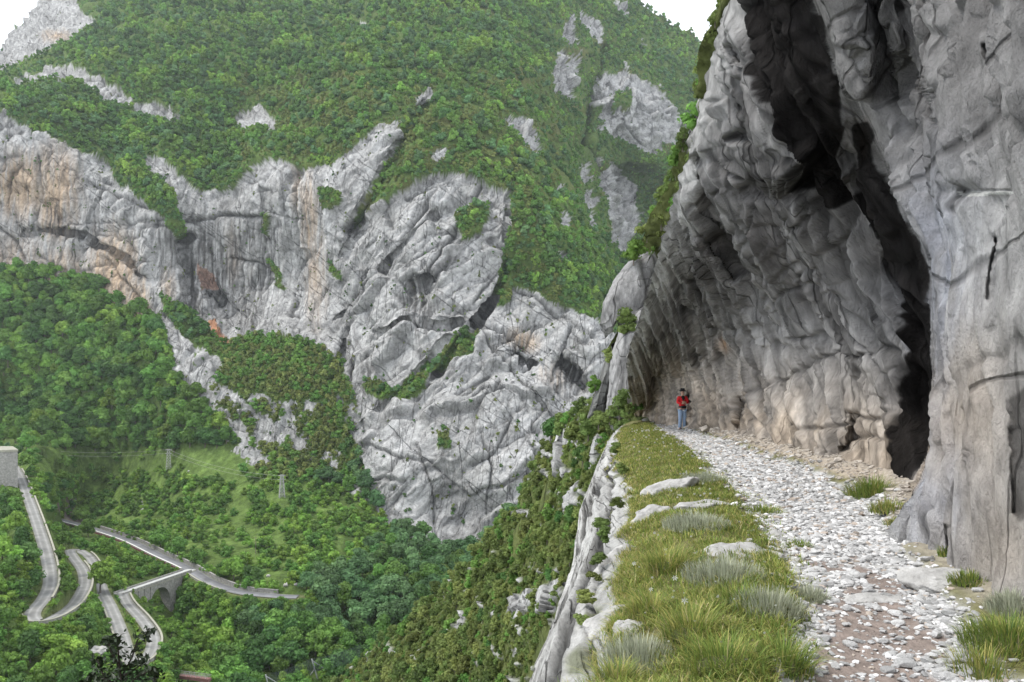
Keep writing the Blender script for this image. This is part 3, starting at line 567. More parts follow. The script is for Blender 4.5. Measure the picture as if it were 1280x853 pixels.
drip = sm(.05, .5, fbm(yf/.55, z/9+7, 0*z, 3, 133))*(1-wb)*(1-sm(470, 590, CY)); cc = cc*(1-.50*drip[..., None])*(1-.72*np.maximum(cre, crf)[..., None]); stf = fbm(x/5, yf/.20, z/2.6, 3, 137)*(1-wb); cc = cc*(1+.75*stf[..., None])
cc = cc*(1-.55*kcc[..., None])
pale = (1-sm(10, 40, CX-cl_[:, None]))*(CY < 470)*.5
cc = cc*(1-pale[..., None])+pale[..., None]*np.array([.38, .375, .36])*(1+.25*gf[..., None])
mk = dline(CX, CY, [(1208,239),(1262,238)])[0] < 6
cc = np.where((mk & (CY > 239))[..., None], np.array([.52, .52, .50]), cc)
# ---- the outer face turns away behind the arris; below, the foot goes under the ground; on the right the wall runs on past the camera
turn = (cpy < 523)[:, None]
offs = [(.5, 1.2, 0), (2.2, 3.5, .1), (6, 8, .2), (16, 20, .3)]
left = [Pc[:, 0]+np.where(turn, np.array(o_), np.array([.05, .0, -.35*(k+1)])) for k, o_ in enumerate(offs)]
rt = [Pc[:, -1]+np.array([a, -b, 0]) for a, b in ((.15, 1.2), (.1, 3), (.3, 6), (0, 10), (.4, 16))]
Pw = np.concatenate([np.stack(left[::-1], 1), Pc, np.stack(rt, 1)], 1)
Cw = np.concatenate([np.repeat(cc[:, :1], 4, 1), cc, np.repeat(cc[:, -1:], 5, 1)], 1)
tp = [Pw[0]+np.array([a, b, c]) for a, b, c in ((.3, -.2, 1.5), (1.5, .2, 4), (5, 2, 9))]
Pw = np.concatenate([np.stack(tp[::-1]), Pw], 0); Cw = np.concatenate([np.repeat(Cw[:1], 3, 0), Cw], 0)
_nf = len(left); _nt = len(tp); _dead = np.zeros(Pw.shape[:2], bool); _dead[_nt:, _nf+1:_nf+NC] = DEAD[:, 1:]; _gf = grid_faces(*Pw.shape[:2]); _gf = _gf[~_dead.ravel()[_gf].all(1)]
M_cave = mat_tint('overhang_limestone', .9, [('n', 1.7, .10), ('n', 6.5, .11), ('n', 24.0, .055), ('n', 70.0, .02)], stretch=(.22, 1, .16), vary=.34, vscale=3.5, spec=.04, lean=R(7), cracks=[(.3, .6, .05, 0, .016, .55, .07), (.6, 1.5, .12, 0, .018, .5, .03)])
M_cliff = mat_tint('cliff_limestone', .9, [('n', 2.4, .10), ('n', 9.0, .085), ('n', 30.0, .045), ('n', 90.0, .015)], stretch=(1, 1, .62), vary=.30, vscale=5, spec=.04, cracks=[(.3, .7, .12, 0, .018, .6, .08), (1.0, 2.0, .4, 0, .020, .5, .03), (.2, .3, .9, R(20), .014, .5, .05)])
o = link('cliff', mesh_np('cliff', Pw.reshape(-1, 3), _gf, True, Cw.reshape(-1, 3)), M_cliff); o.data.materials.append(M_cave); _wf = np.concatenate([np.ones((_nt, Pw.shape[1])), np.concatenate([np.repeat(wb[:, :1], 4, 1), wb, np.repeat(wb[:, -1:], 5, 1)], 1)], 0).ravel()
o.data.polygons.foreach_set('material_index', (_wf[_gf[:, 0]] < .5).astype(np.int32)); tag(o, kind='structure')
# ================================================================== the ledge: slab lip, grass bank, path
YK  = [0, 2, 3.3, 4.0, 4.4, 5.5, 8, 10, 14, 20, 25, 35, 45, 60, 75]
DRP = [-3, -2.6, -2.2, -.4, .55, .70, 1.08, 1.48, 2.15, 2.70, 3.35, 4.75, 6.3, 9.5, 13]
YP  = [0, 2, 4.4, 5.5, 6.5, 8, 10, 12, 14, 18, 25, 35, 45, 60, 75]
PL  = [.9, 1.05, 1.45, 1.95, 2.35, 2.62, 3.05, 3.45, 3.75, 4.35, 5.4, 6.45, 8.0, 11, 15]
PR  = [2.4, 2.5, 2.75, 3.1, 3.45, 4.0, 4.75, 5.6, 5.9, 6.3, 7.0, 7.6, 8.9, 12, 16]
YW  = [0, 2, 4.4, 5.7, 6.9, 8.1, 10.8, 12.5, 14, 16, 24, 34, 42, 50, 60, 75]
WL  = [3.3, 3.35, 3.45, 3.55, 3.9, 4.15, 5.2, 6.3, 6.75, 6.65, 7.45, 7.95, 8.4, 9.3, 12.5, 17]
def drop_x(Y): return np.interp(Y, YK, DRP)+.22*fbm(np.asarray(Y)/1.1, 0*np.asarray(Y), 0*np.asarray(Y)+2, 3, 199)*np.clip(np.asarray(Y)/8, .6, 2)
def path_l(Y): return np.interp(Y, YP, PL)
def path_r(Y): return np.interp(Y, YP, PR)
def wall_x(Y): return np.interp(Y, YW, WL)
def path_edges(x, Y):
    n = .28*fbm(x/.7, Y/.9, 0*x, 3, 201)*np.clip(Y/7, .6, 2)
    return sm(-.10, .10, x-path_l(Y)+n)*(1-sm(-.10, .10, x-path_r(Y)+n*.8))
def ground_z(x, Y):
    x = np.asarray(x, float); Y = np.asarray(Y, float)
    pm = path_edges(x, Y)
    w = wall_x(Y)-x; d = x-drop_x(Y)
    z = .05*fbm(x/1.2, Y/1.6, 0*x, 3, 203)+.015*fbm(x/.25, Y/.25, 0*x, 3, 205)
    z = z+(1-pm)*(.07+.07*fbm(x/.5, Y/.6, 0*x, 3, 207))*sm(0, .5, d)-.16*(1-sm(-.1, .9, d))
    z = z+.26*(1-sm(0, .8, w))*(.6+.5*fbm(x/.8, Y/1.2, 0*x, 3, 209))*sm(9, 14, Y)+.06*(1-sm(0, .4, w))
    z = z-.02*pm
    return z
def soil_f(x, Y): return fbm(x/.55, Y/.8, 0*x, 3, 225)-.35+.85*np.exp(-((x-(path_r(Y)-.6))/.42)**2)*(1-sm(6.2, 7.4, Y))+.7*np.exp(-((x-3.15)/.35)**2-((Y-7.4)/.7)**2)
nY = 620; Yr = 1.2*(76/1.2)**np.linspace(0, 1, nY)
lip_w = np.array([-14, -9, -5, -3.2, -2.2]); lip = np.linspace(-1.7, 0, 95)[:-1]; gr = np.linspace(0, 1, 260)
Dp = drop_x(Yr)[:, None]; Dl = np.interp(Yr, YK, DRP)[:, None]; Wd = (wall_x(Yr)+1.3)[:, None]
wob = .12*fbm(Yr/2.2, 0*Yr, 0*Yr, 3, 211)[:, None]
gx = Dp+(Wd-Dp)*gr[None]; GY = np.repeat(Yr[:, None], gr.size, 1); gz = ground_z(gx, GY)
lw = np.concatenate([lip_w, lip]); LY = np.repeat(Yr[:, None], lw.size, 1)
# strata run along the edge: steps across the lip, long in Y
lwm = np.repeat(lw[None], nY, 0)
st1 = fbm(lwm/.22+.05*fbm(lwm, LY/5, 0*lwm, 2, 213), LY/11.0, 0*lwm, 3, 215); st2 = fbm(lwm/.085, LY/8.0, 0*lwm, 3, 217, ridged=True)
fA, fB, ft, fc = worley(lwm/.28, LY/1.7, 0*lwm+.5, 219)
prof = -np.interp(-lwm, [0, .25, .8, 1.2, 1.7, 2.2, 3.2, 5, 9, 14], [.16, .50, 1.45, 2.7, 4.2, 6.5, 12, 24, 45, 60])
kx = np.interp(-lwm, [0, .25, .8, 1.7, 2.2, 14], [0, .56, 1.06, 1.26, 1.36, 6.1])*np.interp(LY, [0, 9, 14, 24, 40, 76], [.85, .95, 1.05, .95, .9, .9])                                    # how far the face stands out
lx = Dp*np.exp(lwm/.25)+Dl*(1-np.exp(lwm/.25))-kx+.4*wob*np.clip(-lwm, 0, 1); lz = prof+sm(0, .4, -lwm)*(.20*st1+.16*st2+.05*(fc-.5)+.05*ft)+0.0
lx = lx+sm(0, .4, -lwm)*(.08*st1+.05*st2)
gz0 = ground_z(Dp[:, 0], Yr)
lz = lz+(gz0+.16)[:, None]*np.exp(lwm/.3)
Pg = np.concatenate([np.stack([lx, LY, lz], -1), np.stack([gx, GY, gz], -1)], 1)
# colours
pm = path_edges(gx, GY); nf = fbm(gx/.12, GY/.12, 0*gx, 3, 221); nl = fbm(gx/.7, GY/.7, 0*gx, 3, 223)
gc = np.stack([.15+.05*nl, .145+.04*nl, .065+.01*nl], -1)*(1+.5*nf[..., None])
soil = np.clip(sm(-.05, .25, soil_f(gx, GY)), 0, 1)
pc_ = np.array([.47, .465, .46])*(1+.35*nf[..., None]+.15*nl[..., None]); pc_ = pc_*(1-soil[..., None])+soil[..., None]*np.array([.25, .205, .18])*(1+.3*nf[..., None])
gc = gc*(1-pm[..., None])+pm[..., None]*pc_
tal = sm(.0, .25, gx-path_r(GY))*sm(9.5, 12, GY); gc = gc*(1-tal[..., None])+tal[..., None]*np.array([.40, .34, .275])*(1+.4*nf[..., None])
w_ = 1-sm(.1, .35, wall_x(GY)-gx); gc = gc*(1-.7*w_[..., None])+.7*w_[..., None]*np.array([.36, .32, .27])
lipn = fbm(lwm/.04, LY/5.0, 0*lwm, 3, 227); crk = sm(.52, .78, fbm(lwm/.13+.10*fbm(lwm/.4, LY/3, 0*lwm, 2, 231), LY/9, 0*lwm, 2, 233, ridged=True)*2)
lz = lz-.12*crk*sm(0, .2, -lwm); Pg[:, :lw.size, 2] = lz; Pg[:, :lw.size, 0] += .07*crk
lc = np.array([.37, .365, .35])*(1+.45*st1[..., None]+.45*lipn[..., None]); lc = lc*(1-.8*crk[..., None])
moss = sm(.34, .52, fbm(lwm/.3, LY/1.2, 0*lwm, 3, 229)+.30*(1-sm(.02, .30, -lwm))-.12); lc = lc*(1-.75*moss[..., None])+.75*moss[..., None]*np.array([.10, .11, .05])
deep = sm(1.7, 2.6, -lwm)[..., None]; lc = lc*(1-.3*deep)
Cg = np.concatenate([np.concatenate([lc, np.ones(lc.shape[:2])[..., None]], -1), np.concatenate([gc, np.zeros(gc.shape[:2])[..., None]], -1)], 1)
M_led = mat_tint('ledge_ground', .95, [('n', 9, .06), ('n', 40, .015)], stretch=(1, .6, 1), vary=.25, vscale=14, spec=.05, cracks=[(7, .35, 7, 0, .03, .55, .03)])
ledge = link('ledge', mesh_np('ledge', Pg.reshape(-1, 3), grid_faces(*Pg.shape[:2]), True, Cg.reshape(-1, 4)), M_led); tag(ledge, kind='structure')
# ================================================================== plain materials
def flat(name, c, rough=.9, vary=.15, vs_=3.0, bump=(), **k): return mat_tint(name, rough, bump, vary=vary, vscale=vs_, base=c, **k)
M_road = mat_tint('worn_asphalt', .9, [('n', 4, .02)], vary=.18, vscale=.25)
M_masonry = flat('grey_masonry', (.27, .26, .24), vary=.35, vs_=.9, bump=[('n', 1.2, .15), ('v', 1.6, .10)])
M_cope = flat('pale_coping', (.30, .29, .235), vary=.2, vs_=.5)
M_white = flat('white_coping', (.62, .60, .57), vary=.12, vs_=.4)
M_rust = flat('rust_red_beam', (.12, .035, .04), vary=.3, vs_=.8)
M_steel = flat('galvanised_steel', (.42, .43, .43), .5, vary=.1)
M_pylon = flat('weathered_pylon_steel', (.36, .355, .34), .7, vary=.2)
M_wood = flat('grey_timber', (.18, .15, .12), vary=.3, vs_=4)
M_net = flat('dark_mesh_net', (.06, .08, .09), .7, vary=.3)
M_bould = flat('pale_limestone_boulder', (.40, .385, .36), vary=.25, vs_=1.2, bump=[('n', 2, .2)])
def offset_line(C_, off):
    d = np.gradient(C_[:, :2], axis=0); d /= np.linalg.norm(d, axis=1, keepdims=True)+1e-9
    o_ = C_.copy(); o_[:, 0] += -d[:, 1]*off; o_[:, 1] += d[:, 0]*off; return o_
def sweep(name, C_, offs, zs, mat, parent=None, col=None, kind=None):
    """loft a cross section (offset, height) along a line"""
    rows = []
    for a, b in zip(offs, zs):
        q = offset_line(C_, a); q[:, 2] += b; rows.append(q)
    V = np.stack(rows, 1); me = mesh_np(name, V.reshape(-1, 3), grid_faces(*V.shape[:2])[:, ::-1], False, col)
    o = link(name, me, mat, parent); return o
for (C_, w, nm) in ROADS:
    offs = np.linspace(-w, w, 15); V = []
    for a in offs:
        q = offset_line(C_, a); q[:, 2] += .02-.0006*a*a*4; V.append(q)
    V = np.stack(V, 1); u = np.repeat((offs/w)[None], len(C_), 0)
    tr_ = np.exp(-((np.abs(u)-.45)/.16)**2); nn_ = fbm(V[..., 0]/6, V[..., 1]/6, 0*u, 3, 301); ed = sm(.8, 1.0, np.abs(u))
    base_ = np.array([.15, .15, .155]) if nm == 'main' else np.array([.19, .187, .178])
    c = base_*(1+(.45*tr_+.5*nn_)[..., None]); c = c*(1-.5*ed[..., None])+.5*ed[..., None]*np.array([.17, .18, .09])
    if nm == 'main': c = c*(1-.5*np.exp(-((u-.5)/.2)**2))[..., None]+0.0
    o = link('road', mesh_np('road', V.reshape(-1, 3), grid_faces(*V.shape[:2]), True, c.reshape(-1, 3)), M_road); tag(o, kind='structure')
def wall_thing(name, C_, off, th, h, depth, label, cat, group=None, cope=M_cope, wallm=M_masonry, girder=False):
    s = 1 if off > 0 else -1; c0 = offset_line(C_, off)
    root = empty(name, tuple(c0[len(c0)//2])); inv = -np.array(c0[len(c0)//2]); Cq = c0+inv
    tag(root, label, cat, group)
    sweep('wall', Cq, [-th/2, -th/2, th/2, th/2+depth*.06*s if s > 0 else th/2], [-depth, h, h, -depth], wallm, root)
    sweep('coping', Cq, [-th/2-.12, -th/2-.12, th/2+.12, th/2+.12, -th/2-.12], [h+.004, h+.22, h+.22, h+.004, h+.004], cope, root)
    if girder: sweep('girder', Cq, [-th/2-.5, -th/2-.5, -th/2-.02, -th/2-.02], [-1.1, .25, .25, -1.1], M_rust, root)
    return root
# which side of the line faces the camera: positive offset is to the left of travel
wall_thing('parapet_wall', MAIN[14:62], -4.0, .5, .9, 1.0, 'long white-topped parapet with dark red beam along the lower side of the main road', 'wall', cope=M_white, girder=True)
wall_thing('retaining_wall', MAIN[50:63], -4.7, .6, -.6, 9, 'tall grey stone retaining wall under the main road just left of the viaduct', 'wall')
wall_thing('retaining_wall', MAIN[64:82], -4.0, .6, .5, 8, 'sloping stone retaining wall under the main road right of the viaduct', 'wall')
wall_thing('stone_wall', MAIN[24:97], 4.6, .8, 1.6, 1.5, 'low dark grey stone wall along the upper side of the main road', 'wall', cope=M_masonry)
wall_thing('parapet_wall', SPUR[3:58], 2.9, .5, .7, 2.5, 'pale parapet on the outer edge of the lower hairpin by the viaduct', 'wall')
wall_thing('parapet_wall', SPUR[62:104], 2.9, .45, .7, 1, 'pale parapet beside the straight road behind the lower hairpin', 'wall')
wall_thing('parapet_wall', SPUR2[26:92], 3.0, .5, .6, 5, 'curved parapet on a tall stone wall round the left hairpin', 'wall')
wall_thing('parapet_wall', SPUR2[104:166], -3.0, .5, .8, 3, 'long straight parapet climbing from the left hairpin to the fort', 'wall')
wall_thing('parapet_wall', SPUR[104:124], -2.9, .45, .7, 1, 'short pale parapet by the small upper bend behind the round tree', 'wall')
# ---- viaduct
A3 = np.array(zpt(153, 741, -93.6)); B3 = np.array(zpt(238, 713, -94.0)); dA = B3-A3; LEN = np.hypot(dA[0], dA[1]); ang = math.atan2(dA[1], dA[0])
via = empty('stone_viaduct', tuple(A3), ang); tag(via, 'grey stone road viaduct with one round arch and a tall pier', 'viaduct')
def prof(x0, x1, ztop, zbot_fn, w, mat, name, n=24, y0=0.0):
    xs = np.linspace(x0, x1, n); bm = bmesh.new(); rows = []
    for x_ in xs:
        zb = zbot_fn(x_); rows.append([bm.verts.new((x_, -w/2+y0, zb)), bm.verts.new((x_, -w/2+y0, ztop)), bm.verts.new((x_, w/2+y0, ztop)), bm.verts.new((x_, w/2+y0, zb))])
    for a, b in zip(rows, rows[1:]):
        for k in range(4): bm.faces.new((a[k], b[k], b[(k+1) % 4], a[(k+1) % 4]))
    bm.faces.new(rows[0]); bm.faces.new(rows[-1][::-1]); return bm_obj(name, bm, mat, via)
ax0, ax1 = LEN*.315, LEN*.60; am, ar = (ax0+ax1)/2, (ax1-ax0)/2; AZ = -3.0
prof(-3, ax0, -.9, lambda x_: -12, 5.6, M_masonry, 'abutment', 3)
prof(ax0, ax1, -.9, lambda x_: AZ-ar+math.sqrt(max(0, ar*ar-(x_-am)**2)), 5.6, M_masonry, 'arch', 40)
prof(ax1, ax1+LEN*.075, -.9, lambda x_: -22, 5.8, M_masonry, 'pier', 2)
prof(ax1+LEN*.075+.01, LEN+2, -.9, lambda x_: -10, 5.4, M_masonry, 'abutment', 3)
prof(-3, LEN+1, -.45, lambda x_: -.898, 6.2, M_cope, 'string_course', 3)
prof(-3, LEN+1, -.40+.3, lambda x_: -.448, 5.2, M_road, 'deck', 3)
for s in (-1, 1): prof(-3, LEN-3, .75, lambda x_: -.447, .4, M_masonry, 'parapet', 3, y0=s*2.85)
for k in range(5):
    x_ = [ax0-9, ax0-4.5, ax0-.3, ax1+3.4, ax1+8][k]; prof(x_, x_+.7, -.92, lambda q: -12 if k < 3 else -14, 6.4, M_masonry, 'buttress', 2)
me_via_deck = [o for o in via.children if o.name.startswith('deck')][0]
_a = me_via_deck.data.color_attributes.new('tint', 'FLOAT_COLOR', 'POINT'); _a.data.foreach_set('color', np.tile([.4, .4, .38, 1], len(me_via_deck.data.vertices)).astype(F32))
# ---- fort wall, top left
fp = pt(-8, 612, 455); fort = empty('fort_wall', fp); tag(fort, 'tall grey fortress wall with pale capping at the left edge above the road', 'wall')
bm = bmesh.new(); pr = [(-34, -6), (8.5, -3), (12.5, 2), (-8, 30), (-50, 30)]; bw = [[bm.verts.new((x_*1.0+(0 if z_ > 0 else (.8 if x_ > 0 else 0)), y_-(0 if z_ > 0 else 1.0), z_)) for x_, y_ in pr] for z_ in (-8, 21.5)]
for k in range(5): bm.faces.new((bw[0][k], bw[0][(k+1) % 5], bw[1][(k+1) % 5], bw[1][k]))
bm.faces.new(bw[1]); bm.faces.new(bw[0][::-1]); bm_obj('wall', bm, M_masonry, fort)
bm = bmesh.new(); bw = [[bm.verts.new((x_*1.03, y_*1.03-.2, z_)) for x_, y_ in pr] for z_ in (21.51, 22.7)]
for k in range(5): bm.faces.new((bw[0][k], bw[0][(k+1) % 5], bw[1][(k+1) % 5], bw[1][k]))
bm.faces.new(bw[1]); bm.faces.new(bw[0][::-1]); bm_obj('coping', bm, M_cope, fort)
bm = bmesh.new()
for x_ in (-20, -10, 0): add_box(bm, (x_, -5.6+x_*0.0, 10.0), (1.2, 2.2, 1.6))
bm_obj('loophole', bm, M_wood, fort)
# ---- ground lookup on the far terrain
_tp = np.stack([640+TER_P[..., 0]/TER_P[..., 1]*FPX, HOR-(TER_P[..., 2]-EYE)/TER_P[..., 1]*FPX], -1)
_val = (_tp[..., 0] > -80)
def ground_at(px, py):
    d = (_tp[..., 0]-px)**2+(_tp[..., 1]-py)**2; i = np.unravel_index(np.argmin(d), d.shape); return Vector(TER_P[i]), i
# ---- pylons
def pylon(px, py, h, label):
    p, _ = ground_at(px, py); r = empty('lattice_pylon', p, R(25)); tag(r, label, 'pylon', 'power pylons on the meadow slope')
    bm = bmesh.new(); w0, w1 = h*.12, h*.055
    cs = [(sx, sy) for sx, sy in ((-1, -1), (1, -1), (1, 1), (-1, 1))]
    for sx, sy in cs: add_tube(bm, [(sx*w0, sy*w0, -.5), (sx*w1, sy*w1, h)], .22, 4)
    n = 7
    for k in range(n):
        z0, z1 = h*k/n, h*(k+1)/n; a, b = w0+(w1-w0)*k/n, w0+(w1-w0)*(k+1)/n
        for q in range(4):
            (ax, ay), (bx, by) = cs[q], cs[(q+1) % 4]
            add_tube(bm, [(ax*a, ay*a, z0), (bx*b, by*b, z1)], .12, 4); add_tube(bm, [(bx*a, by*a, z0), (ax*b, ay*b, z1)], .12, 4); add_tube(bm, [(ax*b, ay*b, z1), (bx*b, by*b, z1)], .12, 4)
    bm_obj('tower', bm, M_pylon, r)
    for z_ in (h*.98, h*.8):
        bm = bmesh.new(); add_tube(bm, [(-h*.16, 0, z_), (h*.16, 0, z_)], .25, 4); add_tube(bm, [(-h*.16, 0, z_), (0, 0, z_+h*.05), (h*.16, 0, z_)], .12, 4); bm_obj('crossarm', bm, M_pylon, r)
    return p
pA = pylon(211, 587, 15.5, 'lattice pylon at the wood edge, the left of the two'); pB = pylon(352, 622, 15, 'lattice pylon on the open slope near the cliff foot, the right of the two')
bm = bmesh.new()
for dz in (0, -2.8):
    e0 = pt(-60, 545, 640)+Vector((0, 0, dz)); e1 = pA+Vector((0, 0, 15.5+dz)); e2 = pB+Vector((0, 0, 14.5+dz))
    for a, b, sg in ((e0, e1, 7), (e1, e2, 4)):
        add_tube(bm, [a.lerp(b, k/14)-Vector((0, 0, sg*4*(k/14)*(1-k/14))) for k in range(15)], .07, 4)
tag(bm_obj('power_cable', bm, M_pylon), 'thin sagging power cables strung between the two lattice pylons', 'cable')
p, _ = ground_at(320, 692); r = empty('utility_pole', p); tag(r, 'thin wooden pole with a short crossbar on the meadow slope above the road', 'pole')
bm = bmesh.new(); add_tube(bm, [(0, 0, -.5), (0, 0, 9.5)], [.22, .14], 6); bm_obj('pole', bm, M_wood, r); bm = bmesh.new(); add_box(bm, (0, 0, 9.1), (1.8, .15, .15)); bm_obj('crossbar', bm, M_wood, r)
# ---- rockfall barrier at the bottom edge
def barrier_post(px, py, h, lean, label):
    p, _ = ground_at(px, py); r = empty('barrier_post', p, R(10)); tag(r, label, 'post', 'rockfall barrier posts at the bottom edge')
    bm = bmesh.new(); add_tube(bm, [(0, 0, -.5), (lean, 0, h)], .30, 5); bm_obj('post', bm, M_steel, r)
    bm = bmesh.new(); add_tube(bm, [(lean*.95, 0, h*.93), (lean+4.5, 2, h*.45)], .2, 5); bm_obj('brace', bm, M_steel, r)
    bm = bmesh.new(); add_tube(bm, [(lean*.5, .4, h*.5), (lean-1.6, -.4, h*.05)], .2, 5); bm_obj('brace', bm, M_steel, r)
    return p+Vector((lean, 0, h))
pa = barrier_post(397, 848, 8.5, -2.5, 'pale steel barrier post with braces at the bottom edge, nearer the shrubby slope')
pb = barrier_post(338, 868, 8, -2.0, 'pale steel barrier post with braces cut by the bottom edge, left of its twin')
bm = bmesh.new(); tops = [pb, pa, pt(450, 806, 318)]; nets = []
for a, b in zip(tops, tops[1:]):
    n = 26
    for k in range(n+1):
        q = a.lerp(b, k/n); q = q-Vector((0, 0, 2.2*4*(k/n)*(1-k/n)*.4)); add_tube(bm, [q, q-Vector((0, .6, 5.2))], .045, 3)
    for j in range(12):
        add_tube(bm, [a.lerp(b, k/8)-Vector((0, j*.05, j*.47+.88*4*(k/8)*(1-k/8))) for k in range(9)], .045, 3)
tag(bm_obj('barrier_net', bm, M_net), 'dark wire net strung between the pale barrier posts above the trees', 'net')
# ---- rust-red footbridge at the bottom
a = Vector(zpt(150, 834, -98)); b = Vector(zpt(262, 850, -98.5)); r = empty('footbridge', a, math.atan2(b.y-a.y, b.x-a.x)); Lb = (b-a).length
tag(r, 'rust-red girder footbridge half hidden by trees at the bottom edge', 'bridge')
bm = bmesh.new(); add_box(bm, (Lb/2, 0, -.6), (Lb, 2.0, 1.1)); bm_obj('girder', bm, flat('rusty_girder', (.17, .09, .08), vary=.3), r)
for s in (-1, 1):
    bm = bmesh.new(); add_box(bm, (Lb/2, s*.95, 1.0), (Lb, .1, .1)); add_box(bm, (Lb/2, s*.95, .55), (Lb, .07, .07))
    for k in range(19): add_box(bm, (Lb*(k+.5)/19, s*.95, .5), (.1, .1, 1.0))
    bm_obj('railing', bm, M_pylon, r)
for s in (.06, .94):
    bm = bmesh.new(); add_box(bm, (Lb*s, 0, -6.2), (1.6, 2.2, 10)); bm_obj('support', bm, M_masonry, r)
# ---- rocks from an icosphere with chipped faces
def rock_mesh(name, seed, sub=3, amp=.35, flatz=.6, fr=1.1):
    bm = bmesh.new(); bmesh.ops.create_icosphere(bm, subdivisions=sub, radius=1); V = np.array([v.co[:] for v in bm.verts])
    f1, f2, t, c = worley(V[:, 0]*fr+seed, V[:, 1]*fr, V[:, 2]*fr, seed); n = fbm(V[:, 0]*1.5+seed, V[:, 1]*1.5, V[:, 2]*1.5, 3, seed)
    V = V*(1+amp*(t*.8+(c-.5)*.5+n*.35))[:, None]; V[:, 2] *= flatz
    for v, q in zip(bm.verts, V): v.co = q
    me = bpy.data.meshes.new(name); bm.to_mesh(me); bm.free(); return me
RM = [rock_mesh('boulder', 40+k, 3, .45, .75) for k in range(4)]
for (px, py, s, lab) in [(122, 819, 3.6, 'big pale boulder among the bushes below the left hairpin'), (335, 721, 1.3, 'small white boulder on the grass above the road, leftmost of a row'), (327, 716, .9, 'tiny white stone on the grass just above the leftmost white boulder'),
        (357, 732, 1.5, 'white boulder on the grass above the road bend, near the trees'), (369, 731, 1.2, 'small white boulder just right of a larger one above the road bend'), 
        (286, 690, 1.0, 'pale stone on the meadow slope near the upper road wall'), (265, 678, .9, 'pale stone on the mown slope left of the thin pole'), (236, 590, 1.1, 'pinkish stone on the meadow near the left pylon'), (255, 600, 1.4, 'pale stone low on the meadow right of the left pylon')]:
    p, _ = ground_at(px, py); o = link('boulder', RM[int(px) % 4], M_bould); o.location = p+Vector((0, 0, s*.3)); o.scale = (s*.75,)*3; o.rotation_euler = (0, 0, px); tag(o, lab, 'boulder')

# ================================================================== rock slabs and the green slope behind the arris
def outcrop(name, outline, Y0, bulge, back, colr, seed, tx=0, ty=0, fac=1.0, kind='structure'):
    o_ = np.array(outline+[outline[0]], float); seg = np.hypot(*np.diff(o_, axis=0).T); cum = np.r_[0, np.cumsum(seg)]
    t = np.linspace(0, cum[-1], 181)[:-1]; ox = np.interp(t, cum, o_[:, 0]); oy = np.interp(t, cum, o_[:, 1])
    ox = ox+1.2*fbm(ox/8, oy/8, 0*ox+seed, 3, seed); oy = oy+1.2*fbm(ox/8, oy/8, 0*ox+seed+9, 3, seed)
    cx, cy = ox.mean(), oy.mean(); rr = [1.0, 1.0]+list(1-np.linspace(0, 1, 46)[1:]**1.2); rows = []
    for k, r_ in enumerate(rr):
        r_ = max(r_, .004); px_, py_ = cx+(ox-cx)*r_, cy+(oy-cy)*r_
        d = Y0+tx*(px_-cx)+ty*(py_-cy)-bulge*(1-r_**6)**.6-(0)
        if k == 0: d = d+back
        rows.append(unproj(px_, py_, d))
    P_ = np.stack(rows); P_ = np.concatenate([P_, P_[:, :1]], 1); n_ = gnorm(P_); n_ *= np.sign(-(n_*P_).sum(-1, keepdims=True)); m = P_/Y0*45
    f1, f2, tl, c = worley(m[..., 0]/1.6, m[..., 1]/3, m[..., 2]/5, seed); e = np.clip((f2-f1)*4, 0, 1)
    D = fac*Y0/45*(.35*tl*e+.30*(c-.5)*e+.18*fbm(m[..., 0]/.8, m[..., 1]/.8, m[..., 2]/2.2, 4, seed)); D[:2] *= .2
    P_ = P_+n_*D[..., None]; gf_ = fbm(m[..., 0]/.5, m[..., 1]/.5, m[..., 2]/.9, 3, seed+1)
    c3 = np.array(colr)*(1+.3*gf_[..., None])*(1-.5*(1-np.clip((f2-f1)*7, 0, 1))[..., None])
    o = link(name, mesh_np(name, P_.reshape(-1, 3), grid_faces(*P_.shape[:2]), True, c3.reshape(-1, 3)), M_cliff); tag(o, kind=kind); return P_
# green strip of hillside rising behind the arris
GL = [(-40,925),(0,902),(25,893),(60,884),(100,874),(150,862),(200,848),(240,833),(270,815),(300,803),(330,790),(400,775),(470,752),(520,742)]
gy_ = np.arange(-40, 520, 3.0); gl_ = np.interp(gy_, [q[0] for q in GL], [q[1] for q in GL])+2.5*fbm(gy_/10, 0*gy_, 0*gy_, 3, 311)
gs = np.linspace(0, 1, 40); GX = gl_[:, None]+70*gs[None]; GYY = np.repeat(gy_[:, None], 40, 1); gd = np.interp(gy_, [-40, 100, 300, 520], [30, 38, 52, 66])[:, None]
gd = gd-(gs*6)[None]
PG = unproj(GX, GYY, gd); PGa = np.concatenate([np.stack([PG[:, 0]+np.array(q) for q in ((12, 30, -8), (3, 8, -1), (.8, 2, 0))], 1), PG], 1)
nG = fbm(PGa[..., 0]/2, PGa[..., 1]/2, PGa[..., 2]/2, 4, 313); PGa[..., 0] += nG*.8; PGa[..., 2] += nG*.6
cG = np.where(nG[..., None] > .12, np.array([.38, .37, .35]), np.array([.085, .10, .035]))*(1+.3*fbm(PGa[..., 0]/.5, PGa[..., 1]/.5, PGa[..., 2]/.5, 2, 315)[..., None])
tag(link('hillside', mesh_np('hillside', PGa.reshape(-1, 3), grid_faces(*PGa.shape[:2]), True, cG.reshape(-1, 3)), M_ns), kind='structure'); BACK_P = PG
outcrop('rock_slab', [(821,306),(828,322),(822,345),(806,385),(799,412),(786,418),(776,412),(771,402),(757,424),(750,405),(754,378),(766,356),(780,338),(800,320)], 52, 2.2, 14, (.30, .295, .29), 61, ty=-.01)
outcrop('rock_slab', [(806,382),(812,400),(800,430),(793,460),(795,500),(780,525),(757,525),(764,480),(768,440),(776,412),(792,395)], 50, 2.4, 14, (.32, .315, .31), 67)
